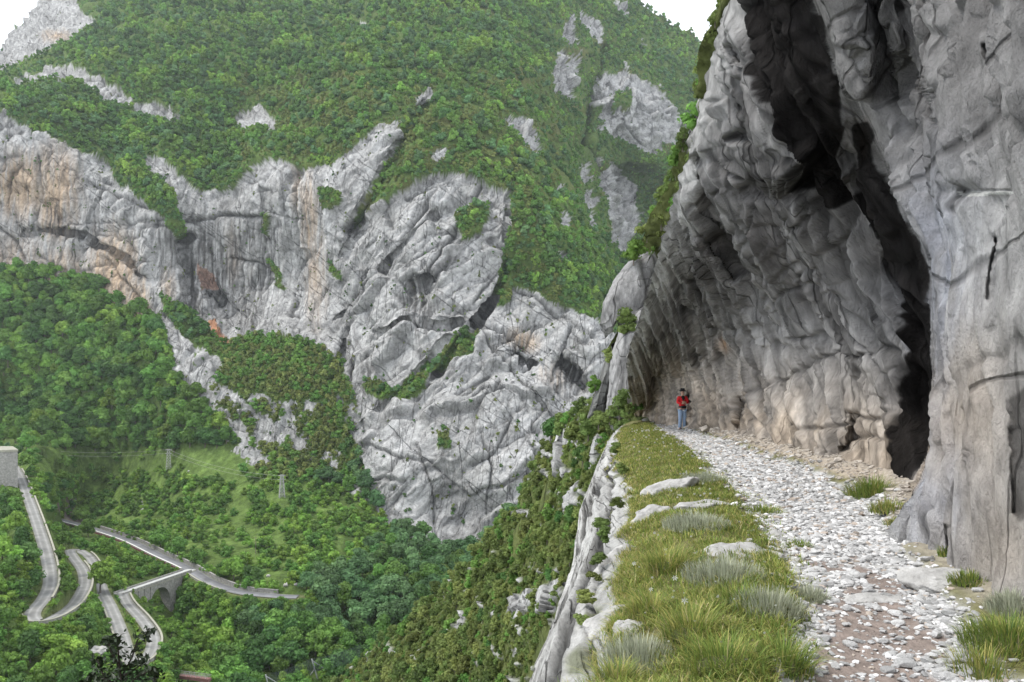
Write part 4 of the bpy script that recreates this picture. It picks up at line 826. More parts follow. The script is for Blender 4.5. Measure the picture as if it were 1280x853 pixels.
outcrop('rock_slab', [(768,428),(768,470),(758,525),(734,524),(743,492),(756,452)], 55, 1.6, 14, (.20, .20, .19), 71)
# ================================================================== foliage prototypes
def leafmat(name, c, rand=.32, vary=.5): return mat_tint(name, .7, vary=vary, vscale=1.5, spec=.15, base=c, rand=rand, trans=.25)
L_mid = leafmat('leaf_mid_green', (.150, .250, .055)); L_bri = leafmat('leaf_bright_green', (.215, .325, .060)); L_drk = leafmat('leaf_dark_green', (.098, .175, .050))
L_olv = leafmat('leaf_olive', (.180, .205, .060)); L_blu = leafmat('leaf_blue_green', (.125, .210, .085)); L_box = leafmat('leaf_boxwood', (.150, .190, .055))
BARK = flat('bark', (.14, .12, .10), vary=.3, vs_=8)
def crown(name, seed, mats, nlobe=9, nleaf=420, lsize=.10, rx=.46, z0=.22, cone=0.0):
    """unit-height crown: leaf faces spread over and inside overlapping lobes"""
    r = np.random.default_rng(seed); lob = []
    for k in range(nlobe):
        h = r.uniform(0, 1); a = r.uniform(0, 6.28); wd = math.sin(math.pi*min(max(h*.85+.12, 0), 1))**.6*(1-cone*h)
        rad = rx*wd*r.uniform(.25, .72); zc = z0+.06+h*(.82-z0-.04); lob.append((math.cos(a)*rad, math.sin(a)*rad, zc, r.uniform(.15, .25)*(1-.5*cone*h)))
    lob.append((0, 0, .55, .24*(1-.3*cone)))
    lob = np.array(lob); W_ = lob[:, 3]**2; W_ /= W_.sum()
    li = r.choice(len(lob), nleaf*2, p=W_); d = r.normal(size=(nleaf*2, 3)); d /= np.linalg.norm(d, axis=1, keepdims=True); d[:, 2] = np.where(d[:, 2] < -.5, -d[:, 2], d[:, 2])
    rr = r.uniform(.72, 1.08, nleaf*2); c = lob[li, :3]+d*(lob[li, 3]*rr)[:, None]*np.array([1.05, 1.05, .85])
    dist = np.linalg.norm((c[:, None]-lob[None, :, :3])/np.array([1.05, 1.05, .85]), axis=2)/lob[None, :, 3]
    keep = np.where((dist > .70).all(1))[0][:nleaf]; c, d = c[keep], d[keep]; n = len(c)
    nn = d+r.normal(size=(n, 3))*.45; nn /= np.linalg.norm(nn, axis=1, keepdims=True)
    t = np.cross(nn, r.normal(size=(n, 3))); t /= np.linalg.norm(t, axis=1, keepdims=True); b = np.cross(nn, t)
    s = lsize*r.uniform(.5, 1.1, n)[:, None]; V = np.stack([c-t*s, c-b*s*.7+nn*s*.25, c+t*s, c+b*s*.7-nn*s*.1], 1).reshape(-1, 3); Fq = np.arange(n*4).reshape(-1, 4)
    core = []; cf = []
    bm = bmesh.new(); bmesh.ops.create_icosphere(bm, subdivisions=1, radius=1); sv = np.array([v.co[:] for v in bm.verts]); sf = np.array([[v.index for v in f.verts] for f in bm.faces]); bm.free()
    off = len(V); extra = [V]; fe = [np.stack([Fq[:, 0], Fq[:, 1], Fq[:, 2]], 1), np.stack([Fq[:, 0], Fq[:, 2], Fq[:, 3]], 1)]
    for (x_, y_, z_, q) in lob:
        extra.append(sv*q*.74+np.array([x_, y_, z_])); fe.append(sf+off); off += len(sv)
    V = np.concatenate(extra); Fa = np.concatenate(fe); me = mesh_np(name, V, Fa, False); me.materials.append(mats); return me
def trunk_mesh(seed):
    r = np.random.default_rng(seed); bm = bmesh.new(); add_tube(bm, [(0, 0, -.08), (r.normal()*.01, 0, .18), (r.normal()*.02, r.normal()*.02, .42), (r.normal()*.04, r.normal()*.04, .72)], [.030, .024, .016, .006], 6)
    for k in range(5):
        a = r.uniform(0, 6.28); h = r.uniform(.22, .5); add_tube(bm, [(0, 0, h), (math.cos(a)*.12, math.sin(a)*.12, h+.1), (math.cos(a)*.26, math.sin(a)*.26, h+.24)], [.012, .009, .004], 4)
    me = bpy.data.meshes.new('trunk'); bm.to_mesh(me); bm.free(); me.materials.append(BARK); return me
TRK = [trunk_mesh(k) for k in range(4)]
PROTO = {}
PROTO['mid'] = [crown('crown', 10+k, L_mid, 10, 620, .062) for k in range(4)]; PROTO['bri'] = [crown('crown', 20+k, L_bri, 9, 600, .064) for k in range(3)]
PROTO['drk'] = [crown('crown', 30+k, L_drk, 10, 620, .062) for k in range(3)]; PROTO['blu'] = [crown('crown', 36+k, L_blu, 11, 620, .060) for k in range(3)]
PROTO['olv'] = [crown('foliage', 50+k, L_olv, 8, 420, .075, .55, .0) for k in range(3)]; PROTO['box'] = [crown('foliage', 56+k, L_box, 8, 420, .072, .52, .0) for k in range(4)]
PROTO['bsh'] = [crown('foliage', 60+k, L_mid, 8, 380, .08, .6, .0) for k in range(3)]; PROTO['bbr'] = [crown('foliage', 66+k, L_bri, 8, 380, .08, .6, .0) for k in range(3)]
PROTO['fmd'] = [crown('crown', 70+k, L_mid, 7, 190, .10, .52, .05) for k in range(4)]; PROTO['fbr'] = [crown('crown', 76+k, L_bri, 7, 190, .10, .52, .05) for k in range(3)]
PROTO['fdk'] = [crown('crown', 80+k, L_drk, 7, 190, .10, .52, .05) for k in range(3)]; PROTO['fol'] = [crown('foliage', 84+k, L_olv, 6, 130, .12, .6, .0) for k in range(3)]; PROTO['fbl'] = [crown('crown', 88+k, L_blu, 7, 190, .10, .52, .05) for k in range(3)]
TINT = dict(mid='mid green', bri='bright green', drk='dark green', blu='blue-green', olv='olive', box='dark olive', bsh='mid green', bbr='bright green', fmd='mid green', fbr='bright green', fdk='dark green', fol='olive', fbl='blue-green')
# ---- candidate positions: pixel-spaced dart throwing on the real surfaces
SPOTS = []                                     # (position, height, proto key, kind, px, py, region)
occ = {}
def free(px, py, d):
    g_ = 12; c = (int(px//g_), int(py//g_)); k = int(d//g_)+1
    for i in range(-k, k+1):
        for j in range(-k, k+1):
            for (a, b, e) in occ.get((c[0]+i, c[1]+j), ()):
                if (a-px)**2+((b-py)*1.15)**2 < (max(e, d)*.5+min(e, d)*.5)**2: return False
    occ.setdefault(c, []).append((px, py, d)); return True
rp = Rx; rpx = 640+rp[:, 0]/rp[:, 1]*FPX; rpy = HOR-(rp[:, 2]-EYE)/rp[:, 1]*FPX; rpw = Rw/rp[:, 1]*FPX
_t = np.linspace(0, 1, 12)[:, None]; via_p = A3[None]+(B3-A3)[None]*_t; vpx = 640+via_p[:, 0]/via_p[:, 1]*FPX; vpy = HOR-(via_p[:, 2]-EYE)/via_p[:, 1]*FPX
ox_ = np.r_[rpx, vpx, vpx, 205, 211, 211, 395, 388, 396, 340, 335, 211, 352, 122, 335, 357, 369, 320, 10]; oy_ = np.r_[rpy, vpy, vpy+12, 750, 760, 770, 845, 830, 838, 850, 845, 575, 608, 815, 722, 731, 731, 680, 605]; _bx = np.repeat(np.linspace(164, 214, 11), 5); _by = np.tile([724, 734, 745, 756, 768], 11); ox_ = np.r_[ox_, _bx, [14]*3, 8]; oy_ = np.r_[oy_, _by, 575, 590, 608, 600]
ow_ = np.r_[rpw, 0*vpx+3, 0*vpx+3, 3, 5, 5, 4, 4, 4, 4, 3, 5, 5, 6, 4, 4, 4, 2, 8, [2]*55, [8]*4]
ALLOW = [(125, 717), (92, 702), (62, 640)]
def hides(px, py, hp, wp):
    m = (np.abs(ox_-px) < wp*.42+ow_*.8) & (oy_ < py+1) & (oy_ > py-hp*.9); return m.any()
TM = (TER_ROCK < .35)
jpx = _tp[..., 0]; jpy = _tp[..., 1]
def region(px, py):
    if inpoly(np.array([px]), np.array([py]), [(-90,332),(62,340),(112,350),(132,374),(192,402),(214,470),(262,512),(292,556),(250,566),(20,566),(-90,560)])[0]: return 'wood'
    if py < 338 or (px > 600 and py < 430): return 'upper'
    if inpoly(np.array([px]), np.array([py]), [(260,415),(350,415),(432,450),(440,540),(400,600),(330,600),(262,500)])[0]: return 'knoll'
    if px < 235 and py > 600 and not (py < 700 and px > 95): return 'hairpin'
    if inpoly(np.array([px]), np.array([py]), [(20,560),(290,556),(440,620),(500,660),(420,720),(345,736),(260,712),(200,685),(80,640)])[0]: return 'meadow'
    if py > 600: return 'valley'
    return 'upper'
cand = np.argwhere(TM & (jpx > -70) & (jpx < 960) & (jpy > -60) & (jpy < 905)); rng.shuffle(cand)
mnoise = fbm(jpx/26, jpy/14, 0*jpx, 3, 401); tnoise = fbm(jpx/38, jpy/22, 0*jpx+7, 3, 403)
special = [(125, 742, 15, 'bri'), (110, 672, 12, 'mid')]
for (a, b, h, k) in special:
    p, _ = ground_at(a, b); SPOTS.append((p, h, k, 'tree', a, b, 'hairpin')); free(a, b, 20)
for (i, j) in cand[:110000]:
    px, py = float(jpx[i, j]), float(jpy[i, j])
    if py > 466 and px > np.interp(py, [468,488,512,545,600,650,690,745,805,853,900], [800,772,735,686,664,634,604,545,474,424,390])+12: continue
    if px > np.interp(py, lby, lbx)+12 and py < 470: continue
    if ROADD[i, j] < 1.6: continue
    Y = float(TER_P[i, j, 1]); rg = region(px, py); u = rng.random(); tn = tnoise[i, j]; mn = mnoise[i, j]; kind = 'tree'
    if rg == 'wood': h = rng.uniform(9, 20)*(1 if u < .9 else 1.2); key = 'drk' if tn < -.12 else ('bri' if tn > .25 or u > .88 else 'mid'); sp = .46
    elif rg == 'upper':
        h = rng.uniform(8, 14)*(.75+.25*Y/1000); key = 'fdk' if tn < -.2 else ('fbr' if tn > .22 else ('fmd' if u < .7 else 'fbl')); sp = .46
        if 300 < px < 700 and mn > .02 and py > 90: key = 'fol' if u < .8 else 'fmd'; h *= .55; sp = .55; kind = 'shrub'
        if TER_ROCK[max(i-3, 0):i+4, max(j-4, 0):j+5].max() > .5: h *= .5
        if px > 700: h *= .8
    elif rg == 'knoll': h = rng.uniform(5, 9); key = 'bsh' if u < (.6 if py < 465 else .3) else 'fol'; sp = .5; kind = 'shrub'
    elif rg == 'meadow':
        if mn+.25*(py > 600)-.15*(abs(px-300) < 60) < .16: continue
        if ROADD[i, j] < 7: continue
        h = rng.uniform(4.5, 9); key = 'bbr' if u < .4 else 'bsh'; sp = .52; kind = 'shrub'
    elif rg == 'hairpin':
        h = rng.uniform(4, 8.5) if u < .7 else rng.uniform(8, 11); key = 'mid' if u < .5 else ('bri' if u < .85 else 'drk'); sp = .5; kind = 'tree' if h > 7 else 'shrub'
        if kind == 'shrub': key = 'bsh' if key != 'bri' else 'bbr'
    else: h = rng.uniform(9, 16); key = ('blu' if py < 800 and tn > -.1 else ('mid' if u < .5 else 'drk')) if px > 300 else ('mid' if u < .6 else 'bri'); sp = .46
    hp = h/Y*FPX
    if py > 540 and px < 520 and hides(px, py, hp, hp*.9):
        h *= .45; hp *= .45; kind = 'shrub'; key = 'bbr' if u < .5 else 'bsh'
        if hides(px, py, hp, hp*.9): continue
    if not free(px, py, hp*sp): continue
    p = Vector(TER_P[i, j]); p.z -= h*.06; SPOTS.append((p, h, key, kind, px, py, rg))
# scrub clinging to the rock faces
scn = fbm(jpx/8+jpy/50, jpy/14, 0*jpx+21, 3, 405)
cand = np.argwhere((TER_ROCK > .5) & (scn > .34) & (jpx > -40) & (jpx < 860) & (jpy < 700)); rng.shuffle(cand); ns_ = 0
for (i, j) in cand[:1500]:
    px, py = float(jpx[i, j]), float(jpy[i, j]); Y = float(TER_P[i, j, 1]); h = rng.uniform(1.2, 3.6)
    if not free(px, py, h/Y*FPX*.8): continue
    p = Vector(TER_P[i, j]); p.z -= h*.3; SPOTS.append((p, h, 'fol' if rng.random() < .6 else 'fdk', 'shrub', px, py, 'crag')); ns_ += 1
    if ns_ > 1300: break
# near hillside shrubs
npx = 640+NS_P[..., 0]/NS_P[..., 1]*FPX; npy_ = HOR-(NS_P[..., 2]-EYE)/NS_P[..., 1]*FPX; occ.clear()
cand = np.argwhere((NS_ROCK < .5) & (npx < 810) & (npy_ < 900)); rng.shuffle(cand); cn = fbm(npx/30, npy_/24, 0*npx, 3, 407)
def slabL(py): return np.interp(py, [515, 560, 600, 700, 800, 853, 900], [775, 758, 744, 706, 662, 642, 625])
for (i, j) in cand[:30000]:
    px, py = float(npx[i, j]), float(npy_[i, j]); Y = float(NS_P[i, j, 1])
    if px > slabL(py)+14: continue
    u = rng.random(); h = rng.uniform(.8, 2.7)*np.clip(Y/80, .55, 1.6); key = 'olv' if u < .42 else ('box' if u < .86 else 'bsh')
    if cn[i, j] > .2: key = 'box' if u < .75 else 'drk'
    if NS_ROCK[max(i-4, 0):i+5, max(j-5, 0):j+6].max() > .6: h *= .62
    if not free(px, py, h/Y*FPX*.40): continue
    p = Vector(NS_P[i, j]); p.z -= h*.12; SPOTS.append((p, h, key, 'shrub', px, py, 'slope'))
# the strip behind the arris, and the dark bush at the path end
bpx = 640+BACK_P[..., 0]/BACK_P[..., 1]*FPX; bpy_ = HOR-(BACK_P[..., 2]-EYE)/BACK_P[..., 1]*FPX; cand = np.argwhere(np.ones(bpx.shape, bool)[:, :16]); rng.shuffle(cand); occ.clear()
for (i, j) in cand:
    px, py = float(bpx[i, j]), float(bpy_[i, j]); Y = float(BACK_P[i, j, 1])
    if py > 330 or py < -10 or (30 < py < 45): continue
    h = rng.uniform(.7, 1.5); u = rng.random()
    if not free(px, py, h/Y*FPX*.8): continue
    SPOTS.append((Vector(BACK_P[i, j])-Vector((0, 0, h*.2)), h, 'box' if u < .45 else ('bsh' if u < .75 else 'olv'), 'shrub', px, py, 'arris'))
for (px, py, Y, h, k) in [(774,523,41,1.5,'box'),(762,530,43,1.0,'box'),(786,524,40,.8,'box'),(748,536,46,1.1,'box'),(795,514,44,.8,'bsh'),(735,550,52,1.4,'box'),(700,546,80,2.4,'box'),(688,552,88,2.6,'drk'),(720,552,60,1.7,'olv'),(783,418,48,1.6,'box'),(792,330,50,1.5,'bsh'),(800,455,46,.8,'olv'),(763,455,50,1.1,'olv'),(744,490,54,1.2,'bsh')]:
    SPOTS.append((pt(px, py, Y), h, k, 'shrub', px, py, 'arris' if py < 500 else 'slope'))

# ---- the 300 that show largest of each kind are things, the rest one mass per kind
ANC = [(20,360,'below the orange cliff at the left edge'),(110,372,'under the cliff foot'),(20,430,'at the left edge of the valley wood'),(110,440,'in the heart of the valley wood'),(190,440,'beside the mottled rock spur'),(50,500,'low in the valley wood'),(150,510,'low in the wood above the left pylon'),(240,540,'at the wood tip by the spur foot'),(100,550,'on the wood edge above the meadow'),
(10,640,'beside the fort road'),(30,700,'left of the climbing road'),(85,660,'between fort road and dark scree'),(85,720,'inside the left hairpin'),(125,710,'over the small upper bend'),(20,800,'below the left hairpin near the frame edge'),(80,820,'below the left hairpin wall'),(140,790,'between the two hairpins'),(215,800,'right of the lower hairpin'),(225,740,'by the viaduct pier'),(180,700,'between main road and viaduct'),
(300,770,'below the main road'),(270,830,'at the bottom left of the gorge wood'),(360,790,'in the middle of the gorge wood'),(350,840,'by the barrier net'),(420,760,'right of the main road end'),(480,740,'in the pale wood before the cliff foot'),(540,710,'where the gorge wood narrows'),(430,820,'where gorge wood meets the shrubby slope'),
(120,600,'on the meadow below the wood'),(230,640,'on the meadow above the pale rock'),(300,620,'between the two pylons'),(380,650,'right of the right pylon'),(300,700,'just above the main road wall'),(450,680,'at the foot of the great cliff'),(340,440,'on top of the green knoll'),(390,470,'on the right side of the knoll'),(400,560,'among the pale crags under the knoll'),
(700,540,'high on the near slope by the cliff'),(750,540,'beside the top of the slab'),(680,600,'upper near slope under the cliff'),(730,610,'along the upper slab edge'),(640,680,'mid near slope'),(690,690,'along the middle slab edge'),(590,740,'left part of the near slope'),(650,760,'by the pale rocks of the near slope'),(560,820,'low on the near slope'),(480,840,'at the lower left tip of the near slope'),(620,830,'beside the lowest part of the slab'),
(900,20,'on the arris top against the sky'),(865,130,'high behind the overhang edge'),(845,210,'behind the bright overhang edge'),(820,280,'above the smooth grey slabs'),(775,400,'between the smooth grey slabs'),(600,130,'on the upper mountain spur'),(100,130,'on the upper left bench'),(200,230,'on the green bench above the cliff'),(700,330,'on the steep green shoulder'),(400,100,'high on the wooded mountain'),(300,300,'on the great cliff face'),(550,500,'on the lower cliff face')]
def where(px, py): return min(ANC, key=lambda a: (a[0]-px)**2+(a[1]-py)**2)[2]
vis = lambda s: -8 < s[4] < 1290 and s[5]-s[1]/s[0].y*FPX*.5 < 860
ORD = ['leftmost', 'second', 'third', 'fourth', 'fifth', 'sixth', 'seventh', 'eighth', 'ninth', 'tenth', 'eleventh', 'twelfth', 'thirteenth', 'fourteenth', 'fifteenth', 'sixteenth', 'seventeenth', 'eighteenth', 'nineteenth', 'twentieth']
SRC = {}; nborrow = 0
for kind, nm, grp in (('tree', 'broadleaf_tree', 'broadleaf trees in the valley woods'), ('shrub', 'shrub', 'shrubs on the near slope and hillsides')):
    lst = sorted([s for s in SPOTS if s[3] == kind and vis(s)], key=lambda s: -s[1]/s[0].y); ind = lst[:299]; ids = set(id(s) for s in ind)
    hs_ = sorted(s[1]/s[0].y for s in ind); q1, q2 = hs_[len(hs_)//3], hs_[2*len(hs_)//3]; byl = {}
    for s in ind:
        a = s[1]/s[0].y; size = 'large' if a > q2 else ('mid-sized' if a > q1 else 'small')
        byl.setdefault((size, TINT[s[2]], where(s[4], s[5])), []).append(s)
    for (size, tn_, wh), ss in byl.items():
        ss.sort(key=lambda s: s[4])
        for k, s in enumerate(ss):
            base_ = f'{size} {tn_} {kind}'
            lab = f'{base_} {wh}' if len(ss) == 1 else (f'{ORD[min(k, 19)]} {base_} {wh}' if k == 0 or len(ss) > 2 or k < 1 else f'rightmost {base_} {wh}')
            if len(ss) > 2 and k > 0: lab = f'{ORD[min(k, 19)]} {base_} from the left {wh}'
            root = empty(nm, s[0], rng.uniform(0, 6.28), s[1]); root.scale = (s[1]*rng.uniform(.9, 1.2), s[1]*rng.uniform(.9, 1.2), s[1]); tag(root, ' '.join(lab.split()[:16]), kind, grp)
            me = PROTO[s[2]][rng.integers(len(PROTO[s[2]]))]; c = link('crown' if kind == 'tree' else 'foliage', me, None, root); SRC.setdefault(me.name, c)
            if kind == 'tree': link('trunk', TRK[rng.integers(4)], None, root)
            else: link('stem', TRK[rng.integers(4)], None, root)
    rest = {}
    for s in SPOTS:
        if s[3] == kind and id(s) not in ids: rest.setdefault(s[2], []).append(s)
    # one object: geometry nodes, one branch per prototype family
    V = []; sc_ = []; rz_ = []; vi_ = []; srcs = []
    for key, ss in rest.items():
        b0 = len(srcs); srcs += PROTO[key]
        for s in ss: V.append(s[0][:]); sc_.append(s[1]); rz_.append(rng.uniform(0, 6.28)); vi_.append(b0+int(rng.integers(len(PROTO[key]))))
    me = bpy.data.meshes.new('woodland' if kind == 'tree' else 'scrub'); me.from_pydata(V, [], [])
    for nm2, tp_, dat in (('sc', 'FLOAT', sc_), ('rz', 'FLOAT', rz_), ('vi', 'INT', vi_)):
        me.attributes.new(nm2, tp_, 'POINT').data.foreach_set('value', dat)
    ob = bpy.data.objects.new(me.name, me); COL.objects.link(ob)
    if kind == 'tree': tag(ob, 'mass of smaller trees covering the mountain slopes and valley sides', 'woodland', None, 'stuff')
    else: tag(ob, 'mass of small scrub bushes over the slopes and rock ledges', 'scrub', None, 'stuff')
    ng = bpy.data.node_groups.new(me.name, 'GeometryNodeTree'); ng.interface.new_socket('Geometry', in_out='INPUT', socket_type='NodeSocketGeometry'); ng.interface.new_socket('Geometry', in_out='OUTPUT', socket_type='NodeSocketGeometry')
    gi = ng.nodes.new('NodeGroupInput'); go = ng.nodes.new('NodeGroupOutput'); jn = ng.nodes.new('GeometryNodeJoinGeometry')
    def nattr(n_, t_):
        q = ng.nodes.new('GeometryNodeInputNamedAttribute'); q.data_type = t_; q.inputs['Name'].default_value = n_; return q
    na, nb, nc2 = nattr('sc', 'FLOAT'), nattr('rz', 'FLOAT'), nattr('vi', 'INT')
    cx3 = ng.nodes.new('ShaderNodeCombineXYZ'); ng.links.new(nb.outputs[0], cx3.inputs['Z'])
    for vi, pm_ in enumerate(srcs):
        if not any(v == vi for v in vi_): continue
        if pm_.name not in SRC:
            # a prototype no individual used: borrow it for one real plant of this mass
            k0 = vi_.index(vi); root = empty(nm, V[k0], 0, sc_[k0]); nborrow += 1; s0 = [s for s in SPOTS if s[0][:] == V[k0]][0]
            tag(root, f'tiny {TINT[s0[2]]} {kind} {where(s0[4], s0[5])}, ' + ('rounder', 'flatter', 'narrower', 'looser', 'fuller', 'lower', 'wider', 'sparser', 'taller', 'denser')[nborrow % 10] + ' than its neighbours', kind, grp); SRC[pm_.name] = link('crown' if kind == 'tree' else 'foliage', pm_, None, root)
        oi = ng.nodes.new('GeometryNodeObjectInfo'); oi.transform_space = 'ORIGINAL'; oi.inputs['Object'].default_value = SRC[pm_.name]; oi.inputs['As Instance'].default_value = True
        ip = ng.nodes.new('GeometryNodeInstanceOnPoints'); cmp = ng.nodes.new('FunctionNodeCompare'); cmp.data_type = 'INT'; cmp.operation = 'EQUAL'; cmp.inputs[3].default_value = vi
        ng.links.new(nc2.outputs[0], cmp.inputs[2]); ng.links.new(gi.outputs[0], ip.inputs['Points']); ng.links.new(cmp.outputs[0], ip.inputs['Selection']); ng.links.new(oi.outputs['Geometry'], ip.inputs['Instance'])
        ng.links.new(cx3.outputs[0], ip.inputs['Rotation']); ng.links.new(na.outputs[0], ip.inputs['Scale']); ng.links.new(ip.outputs[0], jn.inputs[0])
    ng.links.new(jn.outputs[0], go.inputs[0]); md = ob.modifiers.new('scatter', 'NODES'); md.node_group = ng
print('SPOTS', len(SPOTS), {k: sum(1 for s in SPOTS if s[6] == k) for k in set(s[6] for s in SPOTS)})
# ================================================================== foreground: stones, rocks, grass, flowers, shrubs
def slab_sel(x, Y): return x-drop_x(Y)
M_stone = mat_tint('path_stone', .85, [('n', 30, .01)], vary=.22, vscale=12, base=(.48, .472, .465), rand=.28, spec=.2)
M_stone2 = mat_tint('path_gravel', .88, [('n', 30, .01)], vary=.15, vscale=12, spec=.15)
M_rock = mat_tint('ledge_rock', .9, [('n', 3, .06), ('n', 14, .03)], vary=.35, vscale=3.0, base=(.40, .39, .375), spec=.15)
def stone_unit(seed, sub):
    bm = bmesh.new(); bmesh.ops.create_icosphere(bm, subdivisions=sub, radius=.5); r = np.random.default_rng(seed); V = np.array([v.co[:] for v in bm.verts]); F_ = np.array([[v.index for v in f.verts] for f in bm.faces]); bm.free()
    for k in range(7):                                                     # chip flat facets off
        n = r.normal(size=3); n /= np.linalg.norm(n); d = r.uniform(.26, .40); q = V@n; V = V-np.maximum(q-d, 0)[:, None]*n
    V *= np.array([1.15, r.uniform(.6, .95), r.uniform(.35, .6)]); V += r.normal(size=V.shape)*.012; return V, F_
SU = [stone_unit(k, 2) for k in range(8)]; SL = [stone_unit(20+k, 1) for k in range(10)]
SM = [mesh_np('stone', v, f, False) for v, f in SU]; [m.materials.append(M_stone) for m in SM]
def path_pt(n, pw, ymin=4.0, ymax=46):
    Y = ymin*(ymax/ymin)**(rng.random(n)**pw); x = path_l(Y)-.25+(path_r(Y)-path_l(Y)+.5)*rng.random(n)
    k = rng.random(n) < path_edges(x, Y)*.97+.03; return x[k], Y[k]
x, Y = path_pt(36000, 1.15); soilm = soil_f(x, Y)
k = rng.random(len(x)) > .86*sm(-.05, .25, soilm)
x, Y = x[k], Y[k]; dia = np.exp(rng.normal(-.08, .50, len(x)))*(.021+.0030*np.minimum(Y, 26)); dia = np.minimum(dia, .085+.003*Y); z = ground_z(x, Y)
show = dia/Y; o_ = np.argsort(-show*(Y > 4.4)*(1+0*x)); big = o_[:294]; rest_ = o_[294:]
for i in big:
    s = link('stone', SM[rng.integers(8)], None, ledge, (float(x[i]), float(Y[i]), float(z[i]+dia[i]*.12))); s.scale = (dia[i]*1.1,)*3; s.rotation_euler = (rng.uniform(-.3, .3), rng.uniform(-.3, .3), rng.uniform(0, 6.3))
for (px, py, d) in [(1130,828,.12),(1205,838,.11),(1190,792,.08),(1170,795,.085),(1125,798,.06),(1222,790,.07)]:
    yy = 1.6*FPX/(py-HOR); xx = (px-640)/FPX*yy; s = link('stone', SM[rng.integers(8)], None, ledge, (xx, yy, float(ground_z(xx, yy))+d*.2)); s.scale = (d*1.2,)*3; s.rotation_euler = (0, 0, px)
def merge(units, idx, pos, rot, scl, tilt=.35):
    Vs, Fs, Cs, off = [], [], [], 0
    for u in range(len(units)):
        m = np.where(idx == u)[0]
        if len(m) == 0: continue
        v, f = units[u]; n = len(m); c, s = np.cos(rot[m]), np.sin(rot[m]); tl = rng.uniform(-tilt, tilt, n)
        vx = v[None, :, 0]*np.ones((n, 1)); vy = v[None, :, 1]*np.ones((n, 1)); vz = v[None, :, 2]*np.ones((n, 1)); vx, vz = vx*np.cos(tl)[:, None]-vz*np.sin(tl)[:, None], vx*np.sin(tl)[:, None]+vz*np.cos(tl)[:, None]
        P_ = np.stack([vx*c[:, None]-vy*s[:, None], vx*s[:, None]+vy*c[:, None], vz], -1)*scl[m][:, None, None]+pos[m][:, None]
        Vs.append(P_.reshape(-1, 3)); Fs.append((f[None]+(np.arange(n)*len(v))[:, None, None]+off).reshape(-1, f.shape[1])); Cs.append(np.repeat(m, len(v))); off += n*len(v)
    return np.concatenate(Vs), np.concatenate(Fs), np.concatenate(Cs)
i = rest_; pos = np.stack([x[i], Y[i], z[i]+dia[i]*.10], -1); V, F_, w = merge(SL, rng.integers(0, 10, len(i)), pos, rng.uniform(0, 6.3, len(i)), dia[i]*1.15)
sc0 = np.clip(rng.normal(.46, .13, len(i)), .25, .8)[:, None]*np.array([1, .985, .97]); br_ = rng.random(len(i)) < .1; sc0[br_] = np.array([.40, .34, .29])
o = link('gravel', mesh_np('gravel', V, F_, False, sc0[w]), M_stone2, ledge); tag(o, kind='stuff')
# tan rubble along the foot of the wall
n = 3000; Y = 9.5*(40/9.5)**rng.random(n); x = path_r(Y)+(wall_x(Y)-path_r(Y)+.1)*rng.random(n)**.8; d = np.exp(rng.normal(-.25, .5, n))*(.022+.0025*Y); pos = np.stack([x, Y, ground_z(x, Y)+d*.1], -1)
V, F_, w = merge(SL, rng.integers(0, 10, n), pos, rng.uniform(0, 6.3, n), d); cc_ = np.clip(rng.normal(1, .2, n), .5, 1.5)[:, None]*np.array([.40, .36, .315])
o = link('rubble', mesh_np('rubble', V, F_, False, cc_[w]), M_stone2, ledge); tag(o, kind='stuff')
# ---- bedrock showing through the bank and path
def ledge_rock(px, py, w, d, h, rz, lab, seed, tilt=(0, 0), sink=.35, colr=None, dz=0):
    Y_ = 1.6*FPX/(py-HOR); X_r = (px-640)/FPX*Y_; bm = bmesh.new(); bmesh.ops.create_icosphere(bm, subdivisions=5, radius=1); V = np.array([v.co[:] for v in bm.verts]); F_ = np.array([[v.index for v in f.verts] for f in bm.faces]); bm.free()
    r = np.random.default_rng(seed)
    for k in range(9):
        n_ = r.normal(size=3); n_[2] = abs(n_[2])*1.2; n_ /= np.linalg.norm(n_); q = V@n_; V = V-np.maximum(q-r.uniform(.55, .85), 0)[:, None]*n_*.9
    nn_ = fbm(V[:, 0]*1.4+seed, V[:, 1]*1.4, V[:, 2]*1.4, 4, seed); n2 = fbm(V[:, 0]*2+seed, V[:, 1]*7, V[:, 2]*9, 3, seed+3, ridged=True); f1, f2, t, c = worley(V[:, 0]*2+seed, V[:, 1]*2, V[:, 2]*2, seed); e = np.clip((f2-f1)*6, 0, 1)
    V = V*(1+.30*nn_+.10*n2+.10*(c-.5)*e+.03*(e-1))[:, None]*np.array([w/2, d/2, h]); root = link('rock', mesh_np('rock', V, F_, True), M_rock); root.location = (X_r, Y_, float(ground_z(X_r, Y_))-h*sink+dz); root.rotation_euler = (tilt[0], tilt[1], rz); tag(root, lab, 'rock'); return root
ledge_rock(925, 697, .95, .75, .20, .3, 'broad flat grey rock between the grass bank and the stony path', 1, (.05, .06))
ledge_rock(975, 668, .45, .35, .14, .8, 'small weathered rock at the path edge just beyond the flat one', 2)
ledge_rock(880, 640, .8, .45, .12, .2, 'low pale rock patch where grass meets the white stones', 3)
ledge_rock(835, 614, 1.5, .7, .30, .7, 'long rounded grey rock crossing the grass bank, the uppermost', 4, (.1, -.1), .3)
ledge_rock(815, 640, 1.6, .55, .26, .95, 'long rounded grey rock just below the uppermost on the bank', 5, (.05, -.15), .3)
ledge_rock(775, 672, .7, .5, .30, .9, 'grey blocky rock on the bank edge under two long rounded ones', 6, (0, -.2), .3, dz=-.08)
ledge_rock(762, 745, .42, .36, .16, .6, 'layered grey rock at the slab edge in rough grass', 7, (0, -.2), .2, dz=-.05)
ledge_rock(782, 768, .32, .34, .14, .2, 'grey rock with flat top in the near grass above the slab', 8, (0, -.1), .2)
